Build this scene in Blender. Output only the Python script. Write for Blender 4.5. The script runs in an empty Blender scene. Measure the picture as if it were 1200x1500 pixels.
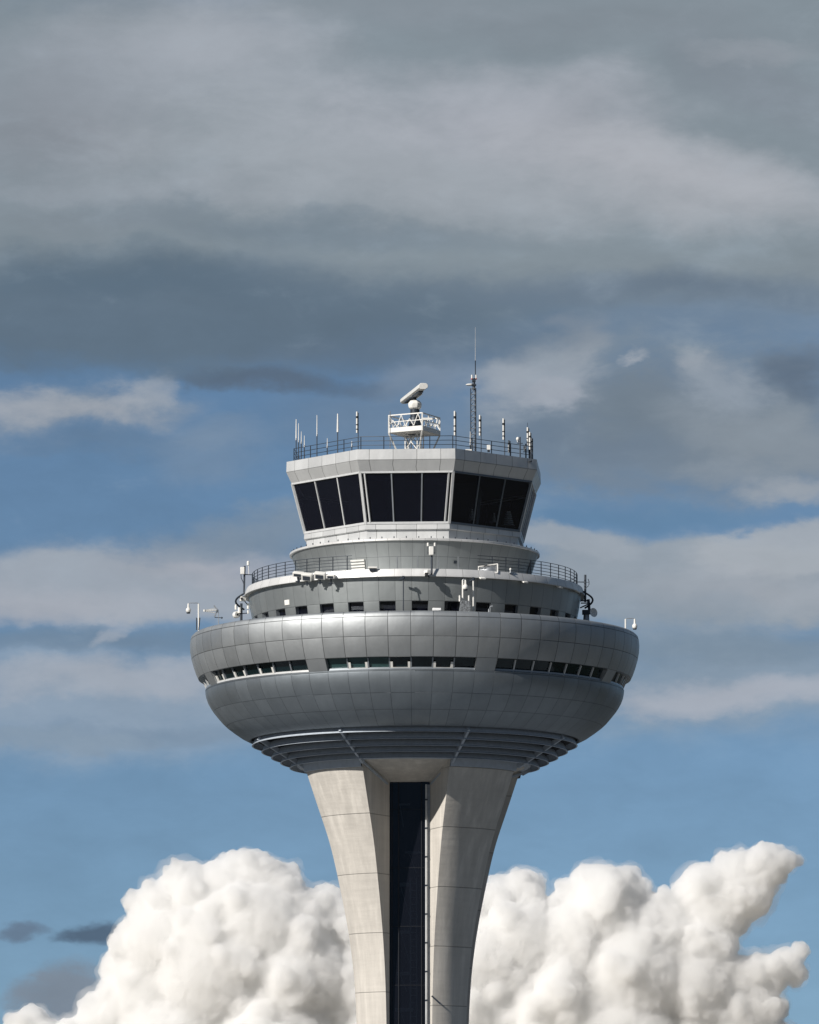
import bpy, bmesh, math, random
from math import sin, cos, tan, atan, radians as R_, pi
from mathutils import Vector, Matrix

# ------------------------------------------------------------------ camera, world, sun, exposure
scene = bpy.context.scene
COL = scene.collection
D = 346.6            # metres from the camera to the tower's axis
HC = 13.0            # camera height
FPX = 7000.0         # focal length in photo pixels (1200 wide)
PITCH = atan(987.0 / FPX)
CAMX = -0.375
cam_d = bpy.data.cameras.new("camera"); cam = bpy.data.objects.new("camera", cam_d); COL.objects.link(cam)
cam_d.sensor_fit = 'HORIZONTAL'; cam_d.sensor_width = 36; cam_d.lens = 36 * FPX / 1200
cam_d.clip_start = 1; cam_d.clip_end = 120000
cam.location = (CAMX, -D, HC); cam.rotation_euler = (pi/2 + PITCH, 0, 0)
scene.camera = cam
scene.view_settings.view_transform = 'Standard'; scene.view_settings.look = 'None'
scene.view_settings.gamma = 1; scene.view_settings.exposure = 0.0

SUN_AZ, SUN_EL = R_(-48), R_(31)     # azimuth from the camera side, negative to the left
sun_dir = Vector((sin(SUN_AZ) * cos(SUN_EL), -cos(SUN_AZ) * cos(SUN_EL), sin(SUN_EL)))
sl = bpy.data.lights.new("sun", 'SUN'); sl.energy = 5.0; sl.angle = R_(0.5); sl.color = (1.0, 0.95, 0.89)
so = bpy.data.objects.new("sun", sl); COL.objects.link(so)
so.rotation_euler = (-sun_dir).to_track_quat('-Z', 'Y').to_euler()

SKY_STRENGTH = 0.10
def build_world():
    w = bpy.data.worlds.new("World"); scene.world = w; w.use_nodes = True
    nt = w.node_tree; N = nt.nodes; L = nt.links
    for n in list(N): N.remove(n)
    def nd(t, **kw):
        n = N.new(t)
        for k, v in kw.items(): setattr(n, k, v)
        return n
    def m(op, a, b=None, c=None, clamp=False):
        n = nd('ShaderNodeMath', operation=op, use_clamp=clamp)
        for i, s in enumerate((a, b, c)):
            if s is None: continue
            if isinstance(s, (int, float)): n.inputs[i].default_value = s
            else: L.new(s, n.inputs[i])
        return n.outputs[0]
    def vm(op, a, b):
        n = nd('ShaderNodeVectorMath', operation=op)
        L.new(a, n.inputs[0])
        if isinstance(b, tuple): n.inputs[1].default_value = b
        else: L.new(b, n.inputs[1])
        return n.outputs[0]
    out = nd('ShaderNodeOutputWorld'); bg = nd('ShaderNodeBackground'); bg.inputs[1].default_value = SKY_STRENGTH
    L.new(bg.outputs[0], out.inputs[0])
    sky = nd('ShaderNodeTexSky'); sky.sky_type = 'NISHITA'; sky.sun_disc = False
    sky.sun_elevation = SUN_EL; sky.sun_rotation = math.atan2(sun_dir.x, sun_dir.y) % (2 * pi)
    sky.air_density = 1.0; sky.dust_density = 0.4; sky.ozone_density = 2.0; sky.altitude = 600
    tc = nd('ShaderNodeTexCoord')
    up = vm('NORMALIZE', vm('ADD', tc.outputs['Generated'], (0, 0, .11)), (0, 0, 0)); L.new(up, sky.inputs[0])
    sp = nd('ShaderNodeSeparateXYZ'); L.new(tc.outputs['Generated'], sp.inputs[0])
    az = m('ARCTAN2', sp.outputs[0], sp.outputs[1]); el = m('ARCSINE', sp.outputs[2])
    # sky units: 7 units per radian
    u = m('MULTIPLY', az, 7.0); v = m('MULTIPLY', el, 7.0)
    cb = nd('ShaderNodeCombineXYZ'); L.new(u, cb.inputs[0]); L.new(v, cb.inputs[1])
    P = cb.outputs[0]
    def noise(scale, sx, sy, detail, rough=0.55, off=0.0, dist=0.0):
        mp = nd('ShaderNodeMapping'); mp.inputs['Scale'].default_value = (sx, sy, 1); mp.inputs['Location'].default_value = (off, off * .7, off)
        L.new(P, mp.inputs[0])
        t = nd('ShaderNodeTexNoise'); t.inputs['Scale'].default_value = scale; t.inputs['Detail'].default_value = detail
        t.inputs['Roughness'].default_value = rough; t.inputs['Distortion'].default_value = dist
        L.new(mp.outputs[0], t.inputs['Vector']); return t
    wn = noise(3.2, 0.9, 1.5, 5, 0.55, 3.1)
    warp = vm('MULTIPLY', vm('SUBTRACT', wn.outputs['Color'], (0.5, 0.5, 0.5)), (0.20, 0.11, 0))
    fine = noise(9.0, 0.8, 1.4, 8, 0.6, 11.3)
    warp2 = vm('MULTIPLY', vm('SUBTRACT', fine.outputs['Color'], (0.5, 0.5, 0.5)), (0.12, 0.075, 0))
    PW = vm('ADD', vm('ADD', P, warp), warp2)
    det = noise(4.5, 0.7, 1.8, 8, 0.6, 7.7, .3)          # streaky cloud texture
    fluff = noise(10.0, 0.75, 1.5, 8, 0.62, 2.7, .25)
    big = noise(1.7, 0.6, 1.9, 5, 0.5, 21.0)
    def mix(fac, a, b):
        n = nd('ShaderNodeMix', data_type='RGBA', clamp_factor=True)
        if isinstance(fac, (int, float)): n.inputs['Factor'].default_value = fac
        else: L.new(fac, n.inputs['Factor'])
        for s, k in ((a, 'A'), (b, 'B')):
            i = [q for q in n.inputs if q.name == k and q.type == 'RGBA'][0]
            if isinstance(s, tuple): i.default_value = s
            else: L.new(s, i)
        return [q for q in n.outputs if q.type == 'RGBA'][0]
    def lift(c):
        t = min(1, max(0, (c[1] - 100) / 60)); return (c[0] + 8, c[1] + 7 + 4*t, c[2] + 7 + 6*t)
    def srgb(c):
        f = lambda x: (x/255/12.92 if x/255 <= .04045 else ((x/255 + .055)/1.055) ** 2.4) / SKY_STRENGTH
        return (f(c[0]), f(c[1]), f(c[2]), 1)
    # clear sky: the physical sky, deepened
    tint = nd('ShaderNodeMix', data_type='RGBA', blend_type='MULTIPLY')
    ti = [q for q in tint.inputs if q.type == 'RGBA']
    L.new(sky.outputs[0], ti[0]); ti[1].default_value = SKYTINT; tint.inputs['Factor'].default_value = 1.0
    col = [q for q in tint.outputs if q.type == 'RGBA'][0]
    def blob(col, x, y, rx, ry, c, a, rot=0, soft=1.0, hard=0.0, tex=0.5):
        mp = nd('ShaderNodeMapping', vector_type='TEXTURE')
        mp.inputs['Location'].default_value = ((x - 600)/1000, (1737 - y)/1000, 0)
        mp.inputs['Rotation'].default_value = (0, 0, R_(rot))
        mp.inputs['Scale'].default_value = (rx/1000, ry/1000, 1)
        L.new(PW, mp.inputs[0])
        g = nd('ShaderNodeTexGradient', gradient_type='SPHERICAL'); L.new(mp.outputs[0], g.inputs[0])
        # coverage = smoothstep(g + noise)
        t = m('ADD', g.outputs[1], m('ADD', m('MULTIPLY', m('SUBTRACT', det.outputs[0], 0.5), tex), m('MULTIPLY', m('SUBTRACT', fluff.outputs[0], 0.5), tex*1.5)))
        mr = nd('ShaderNodeMapRange', interpolation_type='SMOOTHSTEP')
        mr.inputs['From Min'].default_value = hard - .05; mr.inputs['From Max'].default_value = hard + 0.85 * soft
        mr.inputs['To Max'].default_value = a
        L.new(t, mr.inputs[0])
        # keep inside the ellipse
        e = nd('ShaderNodeMapRange', interpolation_type='SMOOTHSTEP'); e.inputs['From Max'].default_value = 0.42
        L.new(g.outputs[1], e.inputs[0])
        return mix(m('MULTIPLY', mr.outputs[0], e.outputs[0]), col, srgb(lift(c)))
    for b in BLOBS: 
        col = blob(col, *b[:6], **(b[6] if len(b) > 6 else {}))
    # high overcast deck: everything above y~470, fading out above into broken cloud
    mrv = nd('ShaderNodeMapRange', interpolation_type='SMOOTHSTEP')
    mrv.inputs['From Min'].default_value = 1.17; mrv.inputs['From Max'].default_value = 1.36
    L.new(m('ADD', m('ADD', v, m('MULTIPLY', m('SUBTRACT', big.outputs[0], .5), .22)), m('MULTIPLY', m('SUBTRACT', det.outputs[0], .5), .12)), mrv.inputs[0])
    # it covers the visible sky and breaks up further overhead
    brk = nd('ShaderNodeMapRange', interpolation_type='SMOOTHSTEP')
    brk.inputs['From Min'].default_value = 0.35; brk.inputs['From Max'].default_value = 0.62
    L.new(m('ADD', big.outputs[0], m('MULTIPLY', m('SUBTRACT', 2.1, v), .5, clamp=True)), brk.inputs[0])
    deck = srgb((132, 144, 153))
    dcol = deck
    col_deck = mix(m('MULTIPLY', mrv.outputs[0], m('MAXIMUM', brk.outputs[0], .35)), col, deck)
    col = col_deck
    for b in DECK:
        col = blob(col, *b[:6], **{**dict(tex=.32, soft=1.1), **(b[6] if len(b) > 6 else {})})
    # dark cloud added overhead and on the camera's side to cut fill light
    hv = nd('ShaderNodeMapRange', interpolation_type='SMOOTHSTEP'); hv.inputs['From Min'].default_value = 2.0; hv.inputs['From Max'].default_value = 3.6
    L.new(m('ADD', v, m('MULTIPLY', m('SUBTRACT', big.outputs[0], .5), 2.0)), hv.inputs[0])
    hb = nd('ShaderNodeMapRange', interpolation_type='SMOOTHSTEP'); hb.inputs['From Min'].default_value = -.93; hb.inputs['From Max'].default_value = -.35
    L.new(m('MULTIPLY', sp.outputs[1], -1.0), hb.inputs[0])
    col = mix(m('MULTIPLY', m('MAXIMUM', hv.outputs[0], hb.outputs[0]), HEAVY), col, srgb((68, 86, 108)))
    # thin broken veil
    ve = nd('ShaderNodeMapRange', interpolation_type='SMOOTHSTEP'); ve.inputs['From Min'].default_value = .5; ve.inputs['From Max'].default_value = .8
    ve.inputs['To Max'].default_value = .45; L.new(m('ADD', m('MULTIPLY', fluff.outputs[0], .6), m('MULTIPLY', big.outputs[0], .4)), ve.inputs[0])
    vh = nd('ShaderNodeMapRange', interpolation_type='SMOOTHSTEP'); vh.inputs['From Min'].default_value = .55; vh.inputs['From Max'].default_value = .8; L.new(v, vh.inputs[0])
    col = mix(m('MULTIPLY', ve.outputs[0], vh.outputs[0]), col, srgb((150, 163, 174)))
    # soft mottling of everything cloudy
    mot = nd('ShaderNodeMapRange'); mot.inputs['From Min'].default_value = .25; mot.inputs['From Max'].default_value = .75
    mot.inputs['To Min'].default_value = .88; mot.inputs['To Max'].default_value = 1.12
    L.new(m('ADD', m('MULTIPLY', det.outputs[0], .5), m('MULTIPLY', fluff.outputs[0], .5)), mot.inputs[0])
    sc = nd('ShaderNodeVectorMath', operation='SCALE'); L.new(col, sc.inputs[0]); L.new(mot.outputs[0], sc.inputs['Scale'])
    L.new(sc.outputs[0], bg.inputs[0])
    w.cycles.sampling_method = 'MANUAL'; w.cycles.sample_map_resolution = 512

HEAVY = 0.95  # strength of the added dark cloud that lowers sky fill
SKYTINT = (0.68, 0.75, 0.77, 1)
G1, G2, G3, G4 = (150, 155, 163), (128, 138, 149), (112, 127, 142), (92, 112, 131)
BLOBS = [   # x, y, rx, ry, colour, alpha
    # pale layers, lower half
    (150, 1040, 620, 130, (140, 152, 166), .75, dict(tex=.5)),
    (180, 1010, 420, 40, (158, 162, 171), .75, dict(rot=3)),
    (230, 1090, 330, 26, (112, 131, 151), .55, dict(rot=2)),
    (60, 1100, 260, 22, (128, 144, 160), .6),
    (1100, 1000, 520, 130, (130, 143, 156), .8),
    (1080, 1030, 380, 46, (160, 163, 172), .85, dict(rot=1)),
    (1060, 950, 330, 40, (113, 130, 146), .7),
    (200, 860, 430, 90, (148, 154, 163), .95, dict(rot=2, soft=.7)),
    (330, 820, 220, 55, (162, 162, 170), .6),
    (60, 900, 260, 45, (158, 160, 168), .7),
    (140, 955, 380, 34, (102, 123, 144), .75),
    (150, 950, 60, 18, (164, 167, 175), .5, dict(rot=30, tex=.8)),
    (350, 780, 260, 50, (122, 136, 151), .8, dict(rot=8)),
    (1080, 855, 480, 92, (138, 147, 157), 1.0, dict(soft=.6)),
    (850, 800, 150, 40, (146, 153, 162), .9, dict(soft=.6, rot=-12)),
    (1190, 800, 220, 54, (156, 160, 166), .9, dict(rot=8, soft=.6)),
    (1120, 870, 300, 50, (158, 160, 166), .5),
    (960, 900, 200, 60, (124, 138, 152), .5),
    # grey mass right of the cab
    (1020, 620, 440, 170, (112, 125, 138), 1.0, dict(soft=.9)),
    (830, 660, 260, 60, (102, 118, 135), .8),
    (940, 610, 130, 60, (104, 118, 131), .7),
    (790, 570, 130, 80, (142, 149, 159), .9, dict(soft=.9, tex=.9)),
    (745, 560, 70, 46, (148, 154, 163), .6, dict(tex=.9)),
    (820, 600, 60, 36, (150, 154, 163), .7, dict(tex=.9)),
    (850, 510, 80, 60, (150, 154, 162), .85, dict(tex=.9)),
    (815, 490, 40, 26, (158, 160, 168), .6, dict(tex=.9)),
    (1070, 565, 110, 60, (138, 147, 158), .85, dict(tex=.9, rot=-20)),
    (1040, 540, 50, 30, (152, 156, 164), .6, dict(tex=.9)),
    (1130, 650, 240, 70, (128, 137, 146), .8, dict(rot=-12)),
    (1160, 715, 150, 36, (150, 154, 160), .8, dict(tex=.8)),
    (1060, 690, 90, 36, (132, 141, 151), .5, dict(tex=.8)),
    (938, 546, 46, 13, (158, 162, 170), .9, dict(rot=15, tex=.9)),
    (1180, 560, 80, 60, (86, 102, 120), .8),
    (900, 700, 150, 30, (108, 124, 141), .7, dict(rot=-15)),
    (960, 762, 230, 30, (90, 123, 154), .75, dict(tex=.7)),
    (620, 560, 140, 46, (120, 132, 147), .7),
    (560, 620, 240, 80, (104, 122, 142), .55),
    # left streak cloud
    (100, 605, 250, 62, (136, 144, 154), .9, dict(soft=1.0, tex=.9)),
    (40, 598, 130, 44, (154, 158, 166), .8, dict(tex=.9)),
    (130, 610, 120, 36, (152, 156, 164), .7, dict(tex=1.0)),
    (205, 575, 66, 44, (148, 154, 163), .75, dict(rot=30, tex=1.0)),
    (160, 590, 60, 26, (156, 160, 168), .5, dict(rot=20, tex=1.0)),
    (130, 655, 210, 26, (96, 120, 146), .6),
    (400, 560, 230, 30, (84, 102, 122), .95, dict(rot=-5)),
    (330, 550, 90, 20, (80, 98, 118), .7),
    (300, 680, 160, 60, (112, 130, 150), .5),
    (330, 640, 120, 40, (118, 134, 152), .4),
    # small dark scraps low down
    (68, 1360, 46, 26, (94, 113, 134), .9, dict(soft=.9, tex=.5)),
    (156, 1368, 68, 34, (78, 99, 120), 1.0, dict(soft=.8, tex=.5)),
    (125, 1478, 120, 70, (116, 127, 140), .95, dict(soft=.8, rot=20, tex=.8)),
]
DECK = [
    (250, 470, 900, 110, (88, 106, 122), .95, dict(soft=.8)),
    (150, 400, 500, 60, (80, 100, 117), .7),
    (600, 520, 420, 46, (92, 110, 129), .6),
    (1000, 440, 480, 46, (94, 111, 129), .75, dict(rot=-2)),
    (1000, 490, 380, 40, (96, 118, 142), .5),
    (300, 90, 330, 150, (158, 161, 168), .8, dict(rot=-10)),
    (80, 140, 260, 180, (142, 147, 155), .7),
    (60, 200, 260, 120, (128, 133, 141), .6),
    (180, 290, 420, 30, (142, 147, 155), .5),
    (600, 250, 760, 130, (152, 156, 162), .9, dict(rot=-4)),
    (750, 170, 420, 110, (162, 163, 170), .8),
    (1000, 260, 420, 90, (166, 166, 171), .8, dict(rot=-12)),
    (1050, 320, 360, 60, (158, 160, 165), .5, dict(rot=-6)),
    (1120, 120, 240, 70, (122, 130, 139), .7, dict(rot=-25)),
    (800, 40, 560, 60, (122, 131, 139), .85, dict(rot=-3)),
    (600, 10, 300, 50, (128, 136, 144), .6),
    (1130, 85, 120, 26, (142, 147, 154), .6),
    (450, 340, 460, 40, (108, 122, 134), .7, dict(rot=-3)),
    (120, 330, 300, 46, (120, 129, 138), .6),
]
build_world()

# ------------------------------------------------------------------ helpers
S = 20.0
def at(x, y, Y=0.0):
    """world point seen at photo pixel (x,y) lying in the plane world-Y = Y"""
    cx, cy = (x - 600) / FPX, (750 - y) / FPX
    d = Vector((cx, cos(PITCH) - cy * sin(PITCH), sin(PITCH) + cy * cos(PITCH)))
    t = (Y + D) / d.y
    return Vector((CAMX, -D, HC)) + d * t
def zs(y): return at(600, y, 0).z                # height of a silhouette point
def zf(y, rpx): return at(600, y, -rpx / S).z    # height of a point on the front at radius r
PHI = R_(-3.8)
def pol(r, th): return (r * sin(th), -r * cos(th))

class MB:
    def __init__(s): s.v, s.f, s.uv = [], [], []
    def face(s, idx, uv=None): s.f.append(tuple(idx)); s.uv.append(uv)
    def quad(s, a, b, c, d, uv=None):
        n = len(s.v); s.v += [Vector(a), Vector(b), Vector(c), Vector(d)]; s.face((n, n+1, n+2, n+3), uv)
    def box(s, c, size, rot=None):
        c = Vector(c); h = [q / 2 for q in size]; n = len(s.v)
        M = rot if rot is not None else Matrix.Identity(3)
        for dx, dy, dz in ((-1,-1,-1),(1,-1,-1),(1,1,-1),(-1,1,-1),(-1,-1,1),(1,-1,1),(1,1,1),(-1,1,1)):
            s.v.append(c + M @ Vector((dx*h[0], dy*h[1], dz*h[2])))
        for q in ((0,3,2,1),(4,5,6,7),(0,1,5,4),(1,2,6,5),(2,3,7,6),(3,0,4,7)): s.face([n+i for i in q])
    def bar(s, p0, p1, w, h=None):
        p0, p1 = Vector(p0), Vector(p1); d = p1 - p0
        q = d.to_track_quat('Z', 'Y').to_matrix()
        s.box((p0 + p1)/2, (w, h or w, d.length), q)
    def cyl(s, p0, p1, r0, r1=None, n=10, caps=True):
        p0, p1 = Vector(p0), Vector(p1); r1 = r0 if r1 is None else r1
        q = (p1 - p0).to_track_quat('Z', 'Y').to_matrix(); b = len(s.v)
        for p, r in ((p0, r0), (p1, r1)):
            for i in range(n):
                a = 2*pi*i/n; s.v.append(p + q @ Vector((r*cos(a), r*sin(a), 0)))
        for i in range(n):
            j = (i+1) % n; s.face((b+i, b+j, b+n+j, b+n+i))
        if caps: s.face([b+n-1-i for i in range(n)]); s.face([b+n+i for i in range(n)])
    def tube(s, pts, r, n=8, closed=False):
        pts = [Vector(p) for p in pts]; m = len(pts); b = len(s.v)
        for k, p in enumerate(pts):
            if closed: t = pts[(k+1) % m] - pts[k-1]
            else: t = pts[min(k+1, m-1)] - pts[max(k-1, 0)]
            t.normalize(); up = Vector((0, 0, 1)) if abs(t.z) < .95 else Vector((1, 0, 0))
            x = t.cross(up).normalized(); y = x.cross(t)
            for i in range(n):
                a = 2*pi*i/n; s.v.append(p + (x*cos(a) + y*sin(a)) * r)
        for k in range(m if closed else m-1):
            k2 = (k+1) % m
            for i in range(n):
                j = (i+1) % n; s.face((b+k*n+i, b+k*n+j, b+k2*n+j, b+k2*n+i))
        if not closed: s.face([b+i for i in range(n)]); s.face([b+(m-1)*n+n-1-i for i in range(n)])
    def sphere(s, c, r, nu=14, nv=9, sc=(1,1,1)):
        c = Vector(c); b = len(s.v)
        for j in range(nv+1):
            ph = pi*j/nv
            for i in range(nu):
                a = 2*pi*i/nu
                s.v.append(c + Vector((r*sin(ph)*cos(a)*sc[0], r*sin(ph)*sin(a)*sc[1], r*cos(ph)*sc[2])))
        for j in range(nv):
            for i in range(nu):
                k = (i+1) % nu; s.face((b+j*nu+i, b+(j+1)*nu+i, b+(j+1)*nu+k, b+j*nu+k))
    def lathe(s, prof, a0=0.0, a1=2*pi, seg=256, cells=64, c=(0, 0), skip=None, uoff=0.5):
        """prof: (r, z[, v]) in metres; u counts panels round the axis, centred on PHI"""
        full = abs(a1 - a0 - 2*pi) < 1e-6; b = len(s.v); m = len(prof)
        cols = seg if full else seg + 1
        for i in range(cols):
            th = a0 + (a1 - a0) * i / seg
            for p in prof:
                x, y = pol(p[0], th); s.v.append(Vector((x + c[0], y + c[1], p[1])))
        for i in range(seg):
            th0 = a0 + (a1-a0)*i/seg; th1 = a0 + (a1-a0)*(i+1)/seg
            u0 = (th0 - PHI) / (2*pi) * cells + uoff; u1 = (th1 - PHI) / (2*pi) * cells + uoff
            i2 = (i+1) % cols
            for k in range(m-1):
                if skip and skip((th0+th1)/2, k): continue
                v0 = prof[k][2] if len(prof[k]) > 2 else 0.5; v1 = prof[k+1][2] if len(prof[k+1]) > 2 else 0.5
                s.face((b+i*m+k, b+i*m+k+1, b+i2*m+k+1, b+i2*m+k), ((u0, v0), (u0, v1), (u1, v1), (u1, v0)))
    def build(s, name, mat, parent=None, sharp=35, bevel=0, weld=False):
        me = bpy.data.meshes.new(name)
        org = Vector((0, 0, 0)); p = parent
        while p is not None: org += p.location; p = p.parent
        me.from_pydata([tuple(v - org) for v in s.v], [], s.f)
        if any(u is not None for u in s.uv):
            ul = me.uv_layers.new(name="UVMap"); k = 0; data = []
            for f, u in zip(s.f, s.uv):
                for i in range(len(f)): data += list(u[i]) if u is not None else [0.5, 0.5]
            ul.data.foreach_set('uv', data)
        me.materials.append(mat)
        if weld:
            bm = bmesh.new(); bm.from_mesh(me); bmesh.ops.remove_doubles(bm, verts=bm.verts, dist=.0015); bmesh.ops.recalc_face_normals(bm, faces=bm.faces); bm.to_mesh(me); bm.free()
        me.polygons.foreach_set('use_smooth', [True]*len(me.polygons))
        try: me.set_sharp_from_angle(angle=R_(sharp))
        except Exception: pass
        me.update()
        o = bpy.data.objects.new(name, me); COL.objects.link(o); o.parent = parent
        if bevel:
            b = o.modifiers.new('bevel', 'BEVEL'); b.width = bevel; b.segments = 2; b.limit_method = 'ANGLE'
        return o

def tag(o, label=None, cat=None, group=None, kind=None):
    if label: o['label'] = label
    if cat: o['category'] = cat
    if group: o['group'] = group
    if kind: o['kind'] = kind
    return o
def thing(name, loc, label, cat, group=None):
    o = bpy.data.objects.new(name, None); COL.objects.link(o); o.location = loc
    o.empty_display_size = .3
    return tag(o, label, cat, group)

# ------------------------------------------------------------------ materials
def new_mat(name):
    m = bpy.data.materials.new(name); m.use_nodes = True
    return m, m.node_tree, m.node_tree.nodes['Principled BSDF']
def simple(name, col, rough=.5, metal=0, spec=.5, var=.12, scale=3.0, bump=0.0):
    m, nt, b = new_mat(name); N, L = nt.nodes, nt.links
    tc = N.new('ShaderNodeTexCoord'); nz = N.new('ShaderNodeTexNoise'); nz.inputs['Scale'].default_value = scale; nz.inputs['Detail'].default_value = 6
    L.new(tc.outputs['Object'], nz.inputs['Vector'])
    mr = N.new('ShaderNodeMapRange'); mr.inputs['From Min'].default_value = .3; mr.inputs['From Max'].default_value = .7
    mr.inputs['To Min'].default_value = 1 - var; mr.inputs['To Max'].default_value = 1 + var
    L.new(nz.outputs[0], mr.inputs[0])
    sc = N.new('ShaderNodeVectorMath'); sc.operation = 'SCALE'; sc.inputs[0].default_value = col[:3]
    L.new(mr.outputs[0], sc.inputs['Scale']); L.new(sc.outputs[0], b.inputs['Base Color'])
    b.inputs['Roughness'].default_value = rough; b.inputs['Metallic'].default_value = metal
    b.inputs['Specular IOR Level'].default_value = spec
    if bump:
        bp = N.new('ShaderNodeBump'); bp.inputs['Distance'].default_value = bump; bp.inputs['Strength'].default_value = .5
        L.new(nz.outputs[0], bp.inputs['Height']); L.new(bp.outputs[0], b.inputs['Normal'])
    return m

def panel_mat(name, col, rough, metal, cw=1.6, ch=1.4, seam=.022, seamdark=.35, bump=.012, tilt=.010, var=.05, streak=.17, rvar=.05):
    m, nt, b = new_mat(name); N, L = nt.nodes, nt.links
    def mt(op, a, bb=None, clamp=False):
        n = N.new('ShaderNodeMath'); n.operation = op; n.use_clamp = clamp
        for i, s in enumerate((a, bb)):
            if s is None: continue
            if isinstance(s, (int, float)): n.inputs[i].default_value = s
            else: L.new(s, n.inputs[i])
        return n.outputs[0]
    uv = N.new('ShaderNodeUVMap'); uv.uv_map = 'UVMap'; sp = N.new('ShaderNodeSeparateXYZ'); L.new(uv.outputs[0], sp.inputs[0])
    u, v = sp.outputs[0], sp.outputs[1]
    fu, fv = mt('FRACT', u), mt('FRACT', v)
    du = mt('MULTIPLY', mt('MINIMUM', fu, mt('SUBTRACT', 1, fu)), cw)
    dv = mt('MULTIPLY', mt('MINIMUM', fv, mt('SUBTRACT', 1, fv)), ch)
    dd = mt('MINIMUM', du, dv)
    mr = N.new('ShaderNodeMapRange'); mr.interpolation_type = 'SMOOTHSTEP'
    mr.inputs['From Min'].default_value = seam * .45; mr.inputs['From Max'].default_value = seam * 1.5; L.new(dd, mr.inputs[0])
    cell = N.new('ShaderNodeCombineXYZ'); L.new(mt('FLOOR', u), cell.inputs[0]); L.new(mt('FLOOR', v), cell.inputs[1])
    wn = N.new('ShaderNodeTexWhiteNoise'); wn.noise_dimensions = '2D'; L.new(cell.outputs[0], wn.inputs['Vector'])
    ws = N.new('ShaderNodeSeparateColor'); L.new(wn.outputs['Color'], ws.inputs[0])
    tc = N.new('ShaderNodeTexCoord')
    mp = N.new('ShaderNodeMapping'); mp.inputs['Scale'].default_value = (1.1, 1.1, .16); L.new(tc.outputs['Object'], mp.inputs[0])
    nz = N.new('ShaderNodeTexNoise'); nz.inputs['Scale'].default_value = 1.0; nz.inputs['Detail'].default_value = 8; nz.inputs['Roughness'].default_value = .6; L.new(mp.outputs[0], nz.inputs['Vector'])
    nb = N.new('ShaderNodeTexNoise'); nb.inputs['Scale'].default_value = .55; nb.inputs['Detail'].default_value = 3; L.new(tc.outputs['Object'], nb.inputs['Vector'])
    # colour
    a = mt('ADD', mt('MULTIPLY', mt('SUBTRACT', ws.outputs[0], .5), 2*var), mt('MULTIPLY', mt('SUBTRACT', nz.outputs[0], .5), 2*streak))
    a = mt('ADD', a, 1.0)
    dark = mt('ADD', mt('MULTIPLY', mr.outputs[0], 1 - seamdark), seamdark)
    sc = N.new('ShaderNodeVectorMath'); sc.operation = 'SCALE'; sc.inputs[0].default_value = col[:3]
    L.new(mt('MULTIPLY', a, dark), sc.inputs['Scale']); L.new(sc.outputs[0], b.inputs['Base Color'])
    r = mt('ADD', rough, mt('ADD', mt('MULTIPLY', mt('SUBTRACT', ws.outputs[1], .5), 2*rvar), mt('MULTIPLY', mt('SUBTRACT', nb.outputs[0], .5), .16)))
    L.new(r, b.inputs['Roughness']); b.inputs['Metallic'].default_value = metal
    # pillowing, tilt of each panel, gap
    pil = mt('MULTIPLY', mt('MULTIPLY', mt('MULTIPLY', fu, mt('SUBTRACT', 1, fu)), mt('MULTIPLY', fv, mt('SUBTRACT', 1, fv))), 16 * bump)
    tl = mt('ADD', mt('MULTIPLY', mt('MULTIPLY', mt('SUBTRACT', ws.outputs[2], .5), fu), 2*tilt), mt('MULTIPLY', mt('MULTIPLY', mt('SUBTRACT', ws.outputs[1], .5), fv), 2*tilt))
    h = mt('ADD', mt('ADD', pil, tl), mt('MULTIPLY', nb.outputs[0], .04))
    h = mt('ADD', h, mt('MULTIPLY', mr.outputs[0], .004))
    bp = N.new('ShaderNodeBump'); bp.inputs['Distance'].default_value = 1.0; bp.inputs['Strength'].default_value = 1.0
    L.new(h, bp.inputs['Height']); L.new(bp.outputs[0], b.inputs['Normal'])
    return m

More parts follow.
